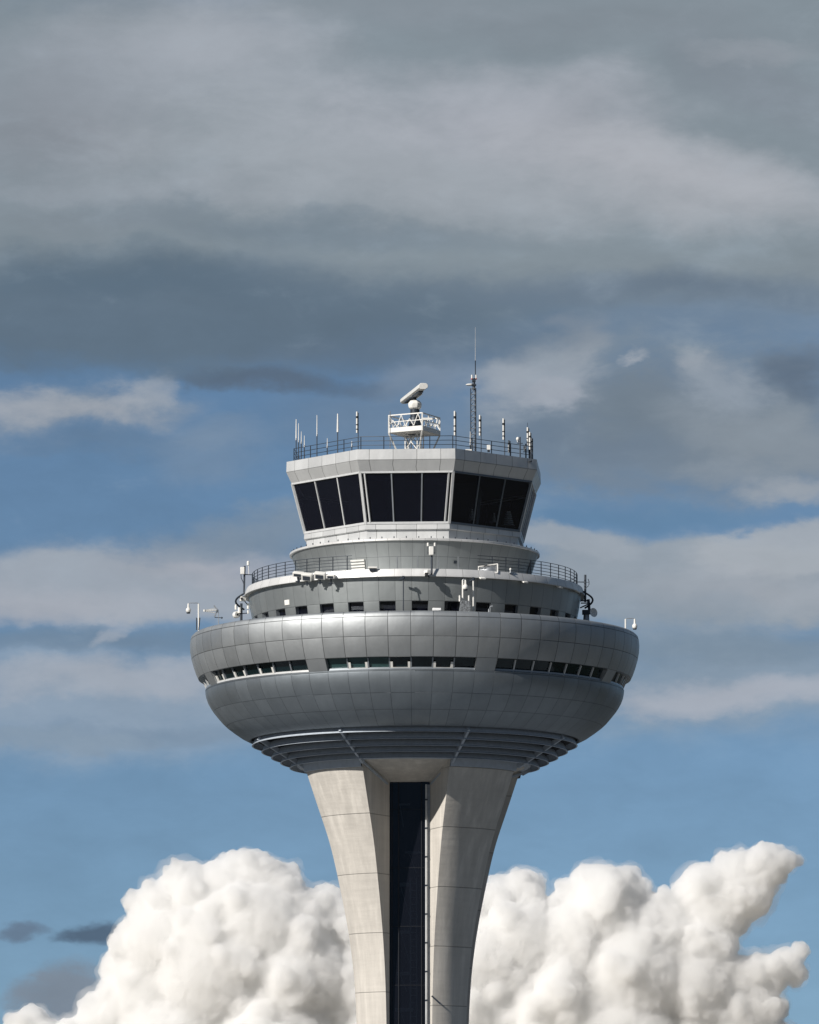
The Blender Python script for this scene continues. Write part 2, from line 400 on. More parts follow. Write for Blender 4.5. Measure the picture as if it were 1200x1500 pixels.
def concrete_mat():
    m, nt, b = new_mat('board_marked_concrete'); N, L = nt.nodes, nt.links
    def mt(op, a, bb=None, clamp=False):
        n = N.new('ShaderNodeMath'); n.operation = op; n.use_clamp = clamp
        for i, s in enumerate((a, bb)):
            if s is None: continue
            if isinstance(s, (int, float)): n.inputs[i].default_value = s
            else: L.new(s, n.inputs[i])
        return n.outputs[0]
    uv = N.new('ShaderNodeUVMap'); uv.uv_map = 'UVMap'; sp = N.new('ShaderNodeSeparateXYZ'); L.new(uv.outputs[0], sp.inputs[0])
    fv = mt('FRACT', sp.outputs[1]); dv = mt('MULTIPLY', mt('MINIMUM', fv, mt('SUBTRACT', 1, fv)), 4.2)
    mr = N.new('ShaderNodeMapRange'); mr.interpolation_type = 'SMOOTHSTEP'; mr.inputs['From Min'].default_value = .012; mr.inputs['From Max'].default_value = .045; L.new(dv, mr.inputs[0])
    tc = N.new('ShaderNodeTexCoord')
    def nz(sx, sy, sz, s, d, r=.6):
        mp = N.new('ShaderNodeMapping'); mp.inputs['Scale'].default_value = (sx, sy, sz); L.new(tc.outputs['Object'], mp.inputs[0])
        n = N.new('ShaderNodeTexNoise'); n.inputs['Scale'].default_value = s; n.inputs['Detail'].default_value = d; n.inputs['Roughness'].default_value = r
        L.new(mp.outputs[0], n.inputs['Vector']); return n.outputs[0]
    n1 = nz(1, 1, 1, .35, 6); n2 = nz(1, 1, .07, 1.6, 5); n3 = nz(.12, .12, 1, 2.6, 4); n4 = nz(1, 1, 1, 9, 8, .7)
    pw = mt('POWER', mt('MULTIPLY', n2, 1.45, clamp=True), 3)     # run-off streaks
    a = mt('ADD', .80, mt('MULTIPLY', mt('SUBTRACT', n1, .5), .22))
    a = mt('ADD', a, mt('MULTIPLY', pw, .28)); a = mt('ADD', a, mt('MULTIPLY', mt('SUBTRACT', n3, .5), .16)); a = mt('ADD', a, mt('MULTIPLY', mt('SUBTRACT', n4, .5), .12))
    a = mt('MULTIPLY', a, mt('ADD', .5, mt('MULTIPLY', mr.outputs[0], .5)))
    sc = N.new('ShaderNodeVectorMath'); sc.operation = 'SCALE'; sc.inputs[0].default_value = (.62, .585, .53)
    L.new(a, sc.inputs['Scale']); L.new(sc.outputs[0], b.inputs['Base Color']); b.inputs['Roughness'].default_value = .85
    b.inputs['Specular IOR Level'].default_value = .3
    h = mt('ADD', mt('MULTIPLY', n3, .03), mt('ADD', mt('MULTIPLY', n4, .012), mt('MULTIPLY', mr.outputs[0], .02)))
    bp = N.new('ShaderNodeBump'); bp.inputs['Distance'].default_value = 1.0; bp.inputs['Strength'].default_value = .7
    L.new(h, bp.inputs['Height']); L.new(bp.outputs[0], b.inputs['Normal'])
    return m

def glass_mat(name, tint, trans, rough=.03, wob=.0):
    m = bpy.data.materials.new(name); m.use_nodes = True; nt = m.node_tree; N, L = nt.nodes, nt.links
    for n in list(N): N.remove(n)
    out = N.new('ShaderNodeOutputMaterial'); gl = N.new('ShaderNodeBsdfGlossy'); tr = N.new('ShaderNodeBsdfTransparent'); fr = N.new('ShaderNodeFresnel'); mx = N.new('ShaderNodeMixShader')
    df = N.new('ShaderNodeBsdfDiffuse'); df.inputs[0].default_value = (*tint, 1); m1 = N.new('ShaderNodeMixShader'); m1.inputs[0].default_value = trans
    gl.inputs['Roughness'].default_value = rough; gl.inputs[0].default_value = (.9, .95, 1, 1); tr.inputs[0].default_value = (.80, .85, .88, 1)
    fr.inputs[0].default_value = 1.5
    tc = N.new('ShaderNodeTexCoord'); nz = N.new('ShaderNodeTexNoise'); nz.inputs['Scale'].default_value = .7; nz.inputs['Detail'].default_value = 1
    bp = N.new('ShaderNodeBump'); bp.inputs['Distance'].default_value = wob; L.new(tc.outputs['Object'], nz.inputs['Vector']); L.new(nz.outputs[0], bp.inputs['Height']); L.new(bp.outputs[0], gl.inputs['Normal'])
    L.new(df.outputs[0], m1.inputs[1]); L.new(tr.outputs[0], m1.inputs[2]); L.new(fr.outputs[0], mx.inputs[0]); L.new(m1.outputs[0], mx.inputs[1]); L.new(gl.outputs[0], mx.inputs[2])
    L.new(mx.outputs[0], out.inputs[0])
    return m

M = {
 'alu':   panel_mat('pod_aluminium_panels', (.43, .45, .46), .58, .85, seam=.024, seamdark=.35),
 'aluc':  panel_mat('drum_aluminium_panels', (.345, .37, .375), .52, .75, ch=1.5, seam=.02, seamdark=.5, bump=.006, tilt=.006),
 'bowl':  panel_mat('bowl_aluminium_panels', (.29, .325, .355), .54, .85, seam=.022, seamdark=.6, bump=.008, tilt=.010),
 'fascia':panel_mat('fascia_aluminium_panels', (.60, .61, .61), .5, .4, ch=.9, seam=.022, seamdark=.4, bump=.003, tilt=.003),
 'visor': panel_mat('visor_aluminium_panels', (.70, .70, .69), .5, .3, ch=.9, seam=.02, seamdark=.45, bump=.002, tilt=.003),
 'conc':  concrete_mat(),
 'louv':  simple('grey_louvre_metal', (.43, .48, .54), .6, .1, var=.08),
 'white': simple('white_painted_steel', (.80, .79, .75), .4, var=.08),
 'frame': simple('pale_window_frame', (.62, .63, .63), .4, .2, var=.06),
 'gframe': simple('grey_window_frame', (.30, .33, .36), .4, .4, var=.06),
 'rframe': simple('slate_window_frame', (.16, .18, .20), .4, .4, var=.06),
 'steel': simple('galvanised_steel', (.34, .36, .38), .45, .6, var=.12),
 'dark':  simple('dark_blue_steel', (.035, .045, .06), .45, .3, var=.15),
 'black': simple('black_rubber', (.015, .016, .018), .6, var=.15),
 'deck':  simple('roof_deck_membrane', (.17, .17, .165), .9, var=.2, scale=.6),
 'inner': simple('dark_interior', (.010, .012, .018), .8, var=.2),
 'cabglass': glass_mat('cab_glass', (.020, .024, .048), .78, .02, .01),
 'podglass': glass_mat('pod_glass', (.012, .035, .042), .6, .03, .01),
 'tealglass': glass_mat('teal_pod_glass', (.05, .13, .13), .55, .04, .01),
 'shaftglass': glass_mat('shaft_glass', (.009, .010, .015), .38, .05, .03),
 'blind': simple('pale_green_blind', (.50, .62, .56), .8, var=.1),
 'lens':  simple('pale_lamp_lens', (.85, .86, .86), .2, var=.03),
 'red':   simple('red_lens', (.45, .05, .04), .3, var=.05),
}
exec_parts = True

# ------------------------------------------------------------------ ground
def ground():
    mb = MB(); n = 96; rs = [0, 60, 200, 700, 2500, 9000, 45000]
    for i in range(n):
        a0, a1 = 2*pi*i/n, 2*pi*(i+1)/n
        for r0, r1 in zip(rs, rs[1:]):
            p = [(*pol(r0, a0), 0), (*pol(r1, a0), 0), (*pol(r1, a1), 0), (*pol(r0, a1), 0)]
            if r0 == 0: mb.v += [Vector(p[0]), Vector(p[1]), Vector(p[2])]; k = len(mb.v); mb.face((k-3, k-2, k-1))
            else: mb.quad(*p)
    m, nt, b = new_mat('airfield_ground'); N, L = nt.nodes, nt.links
    tc = N.new('ShaderNodeTexCoord'); n1 = N.new('ShaderNodeTexNoise'); n1.inputs['Scale'].default_value = .004; n1.inputs['Detail'].default_value = 8
    L.new(tc.outputs['Object'], n1.inputs['Vector'])
    cr = N.new('ShaderNodeValToRGB'); e = cr.color_ramp.elements
    e[0].position = .42; e[0].color = (.030, .036, .024, 1); e[1].position = .56; e[1].color = (.060, .055, .042, 1)
    L.new(n1.outputs[0], cr.inputs[0])
    ln = N.new('ShaderNodeVectorMath'); ln.operation = 'LENGTH'; L.new(tc.outputs['Object'], ln.inputs[0])
    fr = N.new('ShaderNodeMapRange'); fr.inputs['From Min'].default_value = 900; fr.inputs['From Max'].default_value = 3500; L.new(ln.outputs['Value'], fr.inputs[0])
    mx = N.new('ShaderNodeMix'); mx.data_type = 'RGBA'; ci = [q for q in mx.inputs if q.type == 'RGBA']; L.new(fr.outputs[0], mx.inputs['Factor'])
    L.new(cr.outputs[0], ci[0]); ci[1].default_value = (.34, .29, .21, 1)
    L.new([q for q in mx.outputs if q.type == 'RGBA'][0], b.inputs['Base Color']); b.inputs['Roughness'].default_value = .95
    tag(mb.build('ground', m), kind='structure')
    ap = MB()
    for i in range(64):
        a0, a1 = 2*pi*i/64, 2*pi*(i+1)/64
        k = len(ap.v); ap.v += [Vector((0, 0, .004)), Vector((*pol(95, a0), .004)), Vector((*pol(95, a1), .004))]; ap.face((k, k+1, k+2))
    tag(ap.build('apron', simple('concrete_apron', (.20, .215, .23), .9, var=.2, scale=.3)), kind='structure')
ground()

# ------------------------------------------------------------------ the control tower
tower = thing('control_tower', (0, 0, 0), 'tall airport control tower with grey metal pod, glazed cab and four flaring concrete legs', 'control tower')

# --- legs and shaft (trunk axis a touch left of the pod axis)
TX = -0.13
H = pi/8
LEGPROF = [(162, 1136), (155, 1156), (143.5, 1190), (132, 1220), (124, 1246), (116, 1280), (109.5, 1310), (102, 1345), (95, 1385), (90, 1425), (87, 1465), (85.2, 1505), (84.5, 1560), (84, 1640)]
def leg_r(z):
    pts = [(zs(y), r / S) for r, y in LEGPROF]
    if z >= pts[0][0]: return pts[0][1]
    for (z0, r0), (z1, r1) in zip(pts, pts[1:]):
        if z >= z1: return r0 + (r1-r0)*(z0-z)/(z0-z1)
    return pts[-1][1]
# smooth the radius profile
ZT = zs(1136)
zl = [ZT - i * (ZT) / 90 for i in range(91)]
rl = [leg_r(z) for z in zl]
for _ in range(6): rl = [rl[0]] + [(rl[i-1] + 2*rl[i] + rl[i+1]) / 4 for i in range(1, 90)] + [rl[90]]
RC = 77 / S
offs = {0: zf(1210, 140), 1: zf(1210, 140) - 1.3, 2: zf(1190, 140) - 2.1, 3: zf(1190, 140)}
for q in range(4):
    th0 = PHI + H + q * pi/2; th1 = th0 + pi/4; z0 = offs[q]
    mb = MB(); seg = 20
    vv = lambda z: (z - z0) / 4.2 + 40
    prof = list(zip(rl, zl))
    for k in range(90):
        (r0, za), (r1, zb) = prof[k], prof[k+1]
        for i in range(seg):
            a, b = th0 + (th1-th0)*i/seg, th0 + (th1-th0)*(i+1)/seg
            mb.quad((*pol(r0, a), za), (*pol(r1, a), zb), (*pol(r1, b), zb), (*pol(r0, b), za), ((a*4, vv(za)), (a*4, vv(zb)), (b*4, vv(zb)), (b*4, vv(za))))
        ri = RC * .985
        mb.quad((*pol(ri, th0), za), (*pol(ri, th0), zb), (*pol(r1, th0), zb), (*pol(r0, th0), za), ((0, vv(za)), (0, vv(zb)), (1, vv(zb)), (1, vv(za))))
        mb.quad((*pol(r0, th1), za), (*pol(r1, th1), zb), (*pol(ri, th1), zb), (*pol(ri, th1), za), ((0, vv(za)), (0, vv(zb)), (1, vv(zb)), (1, vv(za))))
    # top cap
    for i in range(seg):
        a, b = th0 + (th1-th0)*i/seg, th0 + (th1-th0)*(i+1)/seg
        mb.quad((*pol(RC, a), ZT), (*pol(rl[0], a), ZT), (*pol(rl[0], b), ZT), (*pol(RC, b), ZT), ((0, .5),)*4)
    for v in mb.v: v.x += TX
    # merge duplicates for smooth shading
    o = mb.build('leg', M['conc'], tower, weld=True, sharp=25)
    # capital band where the leg meets the louvres
    cp = MB(); cp.lathe([(163/S, ZT + .004), (166/S, ZT + .02), (169/S, zs(1124)), (155/S, zs(1124))], th0, th1, 24, c=(TX, 0))
    cp.build('capital', M['louv'], o)
    sd = MB()
    for t_ in (th0, th1):
        pp = [Vector((*pol(r_, t_), z_)) + Vector((TX, 0, 0)) for r_, z_ in ((RC, ZT - .01), (162.5/S, ZT - .01), (168.5/S, zs(1124)), (RC, zs(1124)))]
        sd.quad(*pp, ((0, .5),)*4)
    sd.build('leg_head', M['conc'], o)
    # jamb strips, clamps and downpipe beside the glass
    jb = MB(); zt = zf(1147, 77)
    x, y = pol(RC + .10, th0); tn = Vector((cos(th0), sin(th0), 0))
    x2, y2 = pol(RC + .06, th0 - R_(4.5))
    jb.cyl((x2 + TX, y2, 0), (x2 + TX, y2, zt - .1), .075, n=10)
    jb.build('downpipe', M['frame'], o)
    js = MB(); ja, jb_ = pol(RC*1.0, th0 - R_(.2)), pol(RC*.985, th0 - R_(3.0)); js.quad((ja[0]+TX, ja[1], 0), (jb_[0]+TX, jb_[1], 0), (jb_[0]+TX, jb_[1], zt - .1), (ja[0]+TX, ja[1], zt - .1)); js.build('jamb', M['steel'], o)
    z = zt - 1.2
    while z > 8:
        ck = MB(); ck.box((x2 + TX, y2, z), (.18, .19, .10)); ck.build('pipe_clamp', M['dark'], o); z -= 2.05
# concrete hood over each recess, glass face below
for q in range(4):
    a0 = PHI - H + q*pi/2; a1 = a0 + pi/4; zt = zf(1145, 77); zo = zs(1125)
    mb = MB(); seg = 16
    for i in range(seg):
        a, b = a0 + (a1-a0)*i/seg, a0 + (a1-a0)*(i+1)/seg
        def inn(t):    # point on the chord
            x0, y0 = pol(RC, a0); x1, y1 = pol(RC, a1); f = (t-a0)/(a1-a0); return (x0+(x1-x0)*f, y0+(y1-y0)*f)
        pa, pb = pol(163/S, a), pol(163/S, b); ia, ib = inn(a), inn(b)
        mb.quad((ia[0]+TX, ia[1], zt), (ib[0]+TX, ib[1], zt), (pb[0]+TX, pb[1], zo), (pa[0]+TX, pa[1], zo), ((0, .5),)*4)
    mb.build('recess_soffit', M['conc'], tower)
    p0, p1 = Vector((*pol(RC*.965, a0), 0)), Vector((*pol(RC*.965, a1), 0)); p0.x += TX; p1.x += TX
    up = Vector((0, 0, zt + .25))
    g = MB(); g.quad(p0, p1, p1 + up, p0 + up); gl = g.build('glass_wall', M['shaftglass'], tower)
    fr = MB(); d = (p1-p0).normalized(); nrm = Vector((d.y, -d.x, 0))
    for f in (.05, .22, .80):
        c = p0 + (p1-p0)*f + nrm*.03; fr.bar(c, c + up, .07 if f != .5 else .05, .10)
    z = 2.0
    while z < zt:
        a_ = p0 + nrm*.02 + Vector((0, 0, z)); b_ = p1 + nrm*.02 + Vector((0, 0, z)); fr.bar(a_, b_, .035); z += 4.2
    fr.build('glazing_bar', M['inner'], gl)
# dark lift core behind the glass
core = MB(); core.lathe([(RC*.6, 0), (RC*.6, zs(1150))], seg=32, c=(TX, 0)); core.build('lift_core', simple('dark_lift_core', (.03, .032, .04), .7, var=.4, scale=.5), tower)
st = MB(); z = 1.0; k = 0      # service ladder and trays inside the shaft front
p = Vector((*pol(RC*.8, PHI - R_(2)), 0)); 
st.bar(p + Vector((0, 0, 20)), p + Vector((0, 0, zs(1290))), .12); st.bar(p + Vector((.45, 0, 20)), p + Vector((.45, 0, zs(1290))), .08)
z = 20
while z < zs(1290): st.bar(p + Vector((0, 0, z)), p + Vector((.45, 0, z)), .05); z += .5
st.build('service_ladder', M['steel'], tower)
random.seed(4)
for k in range(9):     # landings and trays behind the shaft glass
    z = zs(1180) - k*2.9 - random.random()*.8; q = MB(); a = PHI + R_(random.uniform(-9, 7)); x, y = pol(RC*.84, a)
    q.box((x + TX, y, z), (random.uniform(.5, 1.3), .25, random.uniform(.10, .3))); q.bar((x + TX - .3, y, z), (x + TX + random.uniform(-.1, .5), y, z - random.uniform(1, 2.6)), .05)
    q.build('landing', M['gframe'], tower)

# --- louvre rings
rings = [(236, 1083, 1093), (222, 1092, 1102), (208, 1100.5, 1110.5), (194.5, 1108.5, 1118), (181, 1116, 1125.5), (169, 1121.5, 1130)]
for k, (r, y0, y1) in enumerate(rings[:5]):
    z0, z1 = zs(y0), zs(y1); r /= S; pr = []
    for i in range(9):
        t = i/8; pr.append((r - .22*(1-t)**1.6, z0 + .0 + (z1 - z0 - .03)*t))
    inner = [(a - .05, b + .02) for a, b in reversed(pr)]
    pr2 = pr[:-1] + [(r + .05, pr[-1][1] + .03), (r + .05, pr[-1][1]), (r - .06, pr[-1][1])] + inner[1:]
    mb = MB(); mb.lathe(pr2, seg=192); mb.build('louvre', M['louv'], tower)
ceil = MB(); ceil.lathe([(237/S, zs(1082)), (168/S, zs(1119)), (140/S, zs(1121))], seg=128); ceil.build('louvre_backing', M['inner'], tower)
cp = MB(); cp.lathe([(170/S, zs(1119)), (170/S, zs(1123)), (166/S, zs(1126)), (160/S, zs(1125))], seg=128, c=(TX/2, 0)); cp.build('collar_ring', M['louv'], tower)
for k in range(8):      # radial ribs between bowl and trunk
    th = PHI + H + k*pi/4
    p0 = Vector((*pol(238/S, th), zs(1088))); p1 = Vector((*pol(166/S, th), zs(1129)))
    rb = MB(); rb.bar(p0, p1, .18, .34); p2 = Vector((*pol(RC + .25, th), zf(1146, 77) - .1)) + Vector((TX, 0, 0)); rb.bar(p1, p2, .12, .18); rb.build('rib', M['louv'], tower, bevel=.02)

# --- bowl (lower shell)
BOWL = [(298, 1012.4, 0.5), (305, 1013.2, .5), (305, 1013.3, .97), (304.6, 1018, 1.05), (303.4, 1024, 1.25), (300.8, 1031, 1.5), (297, 1038, 1.75), (292.5, 1044.5, 2.0), (286, 1052.5, 2.35), (279.5, 1060, 2.7), (273, 1066, 3.0), (263, 1073.5, 3.4), (252, 1081, 3.75), (243, 1085.5, 3.96), (239, 1086.5, 4.0), (237, 1084, 4.05)]
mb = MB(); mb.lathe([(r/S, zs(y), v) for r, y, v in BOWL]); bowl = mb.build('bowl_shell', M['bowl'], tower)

# --- upper shell
SHELL = [(286, 931, .5), (318, 932.5, .5), (323, 933.5, .6), (326, 936.5, .85), (327, 941, 1.0), (327.6, 948, 1.25), (327, 958, 1.6), (325, 968.5, 2.0), (322, 979, 2.4), (318.5, 989, 2.75), (315, 996.5, 3.0)]
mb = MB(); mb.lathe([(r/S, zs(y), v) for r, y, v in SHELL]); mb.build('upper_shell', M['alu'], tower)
dk = MB(); dk.lathe([(200/S, zs(934)), (300/S, zs(934)), ], seg=96); dk.build('pod_roof', M['deck'], tower)

# --- ribbon windows: 8 bays of 7 panes, one-panel pilasters between
CELL = 2*pi/64
rt, zt_ = 315/S, zs(996.5); rb_, zb = 303.5/S, zs(1013)
gt, gb = 309/S, 300.8/S   # glass plane, set back
sf = MB(); sf.lathe([(rt, zt_), (gt - .1, zt_ + .06)], seg=256); sf.build('window_head', M['gframe'], tower)
bk = MB(); bk.lathe([(268/S, zs(992)), (268/S, zs(1020))], seg=96); bk.build('window_backing', M['inner'], tower)
opening = {-1: (0, 2, 4), 0: (1, 3, 5)}
for k in range(8):
    c0 = PHI + k*pi/4
    # pilaster to the right of bay k
    a0 = c0 + 3.5*CELL; a1 = a0 + CELL
    pm = MB(); pm.lathe([(rt + .004, zt_ + .002, 0.02), (310.3/S, zs(1004.8), .5), (305.1/S, zs(1013.2), .98)], a0, a1, 6)
    for a in (a0, a1):
        pm.quad((*pol(rt, a), zt_), (*pol(305.1/S, a), zs(1013.2)), (*pol(gb-.3, a), zs(1013.2)), (*pol(gt-.3, a), zt_), ((.5, .5),)*4)
    pm.build('pilaster', M['alu'], tower)
    bay = MB(); lo = c0 - 3.5*CELL; hi = c0 + 3.5*CELL
    bay.lathe([(gb - .02, zs(1012.6) + .14), (gb + .16, zs(1012.6) + .14), (gb + .17, zs(1012.6))], lo, hi, 28)
    fr = bay.build('window_frame', M['frame'] if k == 7 else M['gframe'], tower)
    kk = k if k < 4 else k - 8
    for j in range(7):
        a, b = lo + j*CELL, lo + (j+1)*CELL
        g = MB(); g.lathe([(gt - .05, zt_ + .05), (gb - .04, zs(1012.4))], a, b, 2)
        g.build('pane', M['tealglass'] if kk == 0 and j < 3 else M['podglass'], fr)
        isopen = j in opening.get(kk, ())
        mat = M['white'] if kk in (0, -1) and isopen else M['frame']
        if kk in (0, -1) and isopen:    # a framed opening light standing a little proud
            f = MB(); zl0, zh = zs(1012.4) + .16, zs(1012.4) + (.62 if kk == 0 else .9)
            def pt(th, t, off): r = gb + (gt - gb)*t + off; return (*pol(r, th), zs(1012.4) + (zt_ - zs(1012.4))*t)
            e = CELL*.04
            w = CELL*.11
            for s0, s1 in ((a+e, a+e+w), (b-e-w, b-e)):
                f.quad(pt(s0, .1, .12), pt(s1, .1, .12), pt(s1, .62, .10), pt(s0, .62, .10)); f.quad(pt(s0, .1, .0), pt(s0, .1, .12), pt(s0, .62, .10), pt(s0, .62, 0)); f.quad(pt(s1, .1, .12), pt(s1, .1, .0), pt(s1, .62, 0), pt(s1, .62, .10))
            f.quad(pt(a+e, .02, .13), pt(b-e, .02, .13), pt(b-e, .15, .13), pt(a+e, .15, .13))
            f.build('opening_light', M['white'], fr)
        if j:
            f = MB(); p0 = Vector((*pol(gt, a), zt_)); p1 = Vector((*pol(gb + .05, a), zs(1012.4)))
            f.bar(p0, p1, .09, .12); f.build('mullion', M['gframe'] if kk in (0, -1) else M['frame'], fr)
        if kk == 0 and j in (0, 1, 2):
            f = MB(); f.lathe([(gb + .10, zs(1012.4) + .40), (gb - .10, zs(1012.4))], a + CELL*.06, b - CELL*.06, 3); f.build('blind', M['blind'], fr)

# --- middle drum with visor and small square windows
VT, VB = (245.5/S, zf(833, 245)), (249/S, zf(844, 249))
mb = MB()
mb.lathe([(150/S, VT[1] - .03, .5), (243/S, VT[1] - .03, .5), (243.5/S, VT[1] + .02, .5), (VT[0], VT[1], 0.02), (VB[0], VB[1] + .10, .97), (VB[0] + .01, VB[1], .97), (242.5/S, VB[1] + .03, .9)])
mb.build('visor', M['visor'], tower)
zw0, zw1 = zf(880, 237), zf(895.5, 234)
zwt = VB[1] + .03
prof = [(242.5/S, zwt, .02), (240.5/S, zf(862, 241), .55), (237/S, zw0, 1.0), (234.5/S, zw1, 1.6), (231/S, zf(906, 231), 2.0)]
win_c = [PHI + (2*i + 1)*CELL for i in range(32)]
def is_win(th):
    u = ((th - PHI) / CELL + .5); return int(math.floor(u)) % 2 == 1
mb = MB(); mb.lathe(prof, a0=PHI - CELL/2, a1=PHI - CELL/2 + 2*pi, seg=256, skip=lambda th, k: k == 2 and is_win(th))
mb.build('middle_drum_wall', M['aluc'], tower)
for c in win_c:
    a0, a1 = c - CELL/2, c + CELL/2; dp = .28
    w = MB(); A = lambda th, r, z: (*pol(r, th), z)
    r0, r1 = 237/S, 234.5/S
    w.quad(A(a0, r0, zw0), A(a0, r1, zw1), A(a0, r1-dp, zw1), A(a0, r0-dp, zw0)); w.quad(A(a1, r0, zw0), A(a1, r0-dp, zw0), A(a1, r1-dp, zw1), A(a1, r1, zw1))
    w.quad(A(a0, r0, zw0), A(a0, r0-dp, zw0), A(a1, r0-dp, zw0), A(a1, r0, zw0)); w.quad(A(a0, r1, zw1), A(a1, r1, zw1), A(a1, r1-dp, zw1), A(a0, r1-dp, zw1))
    wo = w.build('small_window', M['gframe'], tower)
    g = MB(); g.quad(A(a0, r1-dp, zw1), A(a1, r1-dp, zw1), A(a1, r0-dp, zw0), A(a0, r0-dp, zw0)); g.build('pane', M['cabglass'], wo)
bk = MB(); bk.lathe([(215/S, zwt), (215/S, zf(906, 231))], seg=64); bk.build('drum_core', M['inner'], tower)

# --- upper drum
mb = MB()
z1t = zf(787.5, 183)
mb.lathe([(120/S, z1t + .02, .5), (181/S, z1t, .5), (183/S, z1t - .03, .5), (183/S, zf(791, 183), .5), (180/S, zf(791.5, 181), .5)])
mb.build('upper_drum_cap', M['visor'], tower)
mb = MB(); mb.lathe([(180/S, zf(791.5, 181), .05), (176.5/S, zf(802, 176), .5), (172.5/S, zf(815, 172), 1.0), (169/S, zf(828, 169), 1.6), (166.5/S, VT[1] - .05, 2.0)])
mb.build('upper_drum_wall', M['aluc'], tower)
cl = MB()      # little studs along the cap edge
for i in range(64): 
    th = PHI + i*CELL; cl.cyl((*pol(180.5/S, th), z1t), (*pol(180.5/S, th), z1t + .13), .035, n=6)
cl.build('cap_stud', M['dark'], tower)
# doorway and vent on the upper drum
def drum_plate(name, th0, th1, y0, y1, mat, off=.05, parent=tower, steps=4):
    rr = lambda y: {0: 180, 1: 176.5}.get(0, 0)
    def rad(z):
        pts = [(zf(791.5, 181), 180/S), (zf(802, 176), 176.5/S), (zf(815, 172), 172.5/S), (zf(828, 169), 169/S), (VT[1]-.05, 166.5/S)]
        for (za, ra), (zb_, rb2) in zip(pts, pts[1:]):
            if z >= zb_: return ra + (rb2-ra)*(za-z)/(za-zb_)
        return pts[-1][1]
    mb = MB(); pr = [(rad(y0 + (y1-y0)*i/4) + off, y0 + (y1-y0)*i/4) for i in range(5)]
    pr = [(pr[0][0] - off - .02, pr[0][1])] + pr + [(pr[-1][0] - off - .02, pr[-1][1])]
    mb.lathe(pr, th0, th1, steps); return mb.build(name, mat, parent)
drum_plate('access_door', R_(78) - R_(4.5), R_(78) + R_(4.5), zf(815, 100), VT[1], M['dark'])
for i in range(4):
    za = zf(817.5 + 4.1*i, 172)
    drum_plate('vent_slat', R_(-32), R_(-24.6), za, za - .11, M['white'], off=.12)
drum_plate('wall_fitting', R_(19), R_(20.5), zf(820, 172), zf(824, 172), M['dark'], off=.06)

# --- cab
AL = R_(21)
def corners(Rpx, z):
    out = []
    for k in range(4):
        for s in (-1, 1): out.append(Vector((*pol(Rpx/S, PHI + k*pi/2 + s*AL), z)))
    return out      # 8 corners, counter-clockwise seen from the camera's left to right
def zc(y, Rpx): return zf(y, Rpx * cos(AL))
LV = {'top': (195, 657.5), 'crease': (195.5, 673), 'head': (187.5, 690.5), 'sill': (166, 767)}
def oct_band(mb, R0, z0, R1, z1, v0, v1):
    c0, c1 = corners(R0, z0), corners(R1, z1)
    for i in range(8):
        j = (i+1) % 8; n = 5 if i % 2 == 0 else 6
        o = .5 if i % 2 == 0 else .4
        mb.quad(c0[i], c1[i], c1[j], c0[j], ((0+o, v0), (0+o, v1), (n-1+.5+o*.2, v1), (n-1+.5+o*.2, v0)))
zT, zC, zH, zS = zc(657.5, 195), zc(673, 195.5), zc(690.5, 187.5), zc(767, 166)
mb = MB()
oct_band(mb, 190, zT - .25, 190, zT, .5, .5); oct_band(mb, 190, zT, 195, zT, .5, .5)
oct_band(mb, 195, zT, 195.5, zC, 0.03, 1.0); oct_band(mb, 195.5, zC, 187.5, zH, 1.0, 1.97); oct_band(mb, 187.5, zH, 180, zH + .02, .5, .5)
mb.build('roof_fascia', M['fascia'], tower)
mb = MB(); c = corners(190, zT - .25); mb.v += c; mb.face(range(8)); mb.build('cab_roof', M['deck'], tower)
mb = MB()
zS2, zB = zc(775, 168), zc(788, 165)
oct_band(mb, 164, zS + .02, 168, zS, .5, .5); oct_band(mb, 168, zS, 168.5, zS2, 0.03, .97)
oct_band(mb, 168.5, zS2, 164.5, zS2 - .03, .5, .5)
mb.build('sill_ledge', M['fascia'], tower)
mb = MB(); oct_band(mb, 164.5, zS2 - .03, 164.5, zB - .2, .1, .97); mb.build('cab_base_wall', M['fascia'], tower)
# windows, one part per face
gh, gs = corners(186, zH), corners(166.2, zS)
for i in range(8):
    j = (i+1) % 8
    a, b, c, d = gh[i], gh[j], gs[j], gs[i]       # head-left, head-right, sill-right, sill-left
    nrm = (b - a).cross(d - a).normalized()
    if nrm.dot(Vector((a.x + b.x, a.y + b.y, 0))) < 0: nrm = -nrm
    f = MB()
    def E(t, s, off=0): p = (a.lerp(b, t)).lerp(d.lerp(c, t), s); return p + nrm*off
    f.bar(E(0, .008, .05), E(1, .008, .05), .13, .12); f.bar(E(0, .985, .05), E(1, .985, .05), .13, .16)
    for t in (.0, 1.0):
        f.bar(E(t, 0, .03), E(t, 1, .03), .17, .17)
    if i % 2 == 0:
        f.bar(E(.045, 0, .05), E(.052, 1, .05), .10, .12); f.bar(E(.955, 0, .05), E(.948, 1, .05), .10, .12)
    fo = f.build('cab_window', M['frame'] if i in (0, 7, 6, 2) else M['rframe'], tower)
    ts = (0.0, .335, .665, 1.0)
    for k in range(3):
        g = MB(); g.quad(E(ts[k], 1, 0), E(ts[k+1], 1, 0), E(ts[k+1], 0, 0), E(ts[k], 0, 0)); g.build('pane', M['cabglass'], fo)
    for t in ts[1:3]:
        g = MB(); g.bar(E(t, 0, .04), E(t, 1, .04), .09, .08)
        g.build('mullion', M['gframe'] if i == 0 else (M['frame'] if i in (7, 6, 2) else M['rframe']), fo)
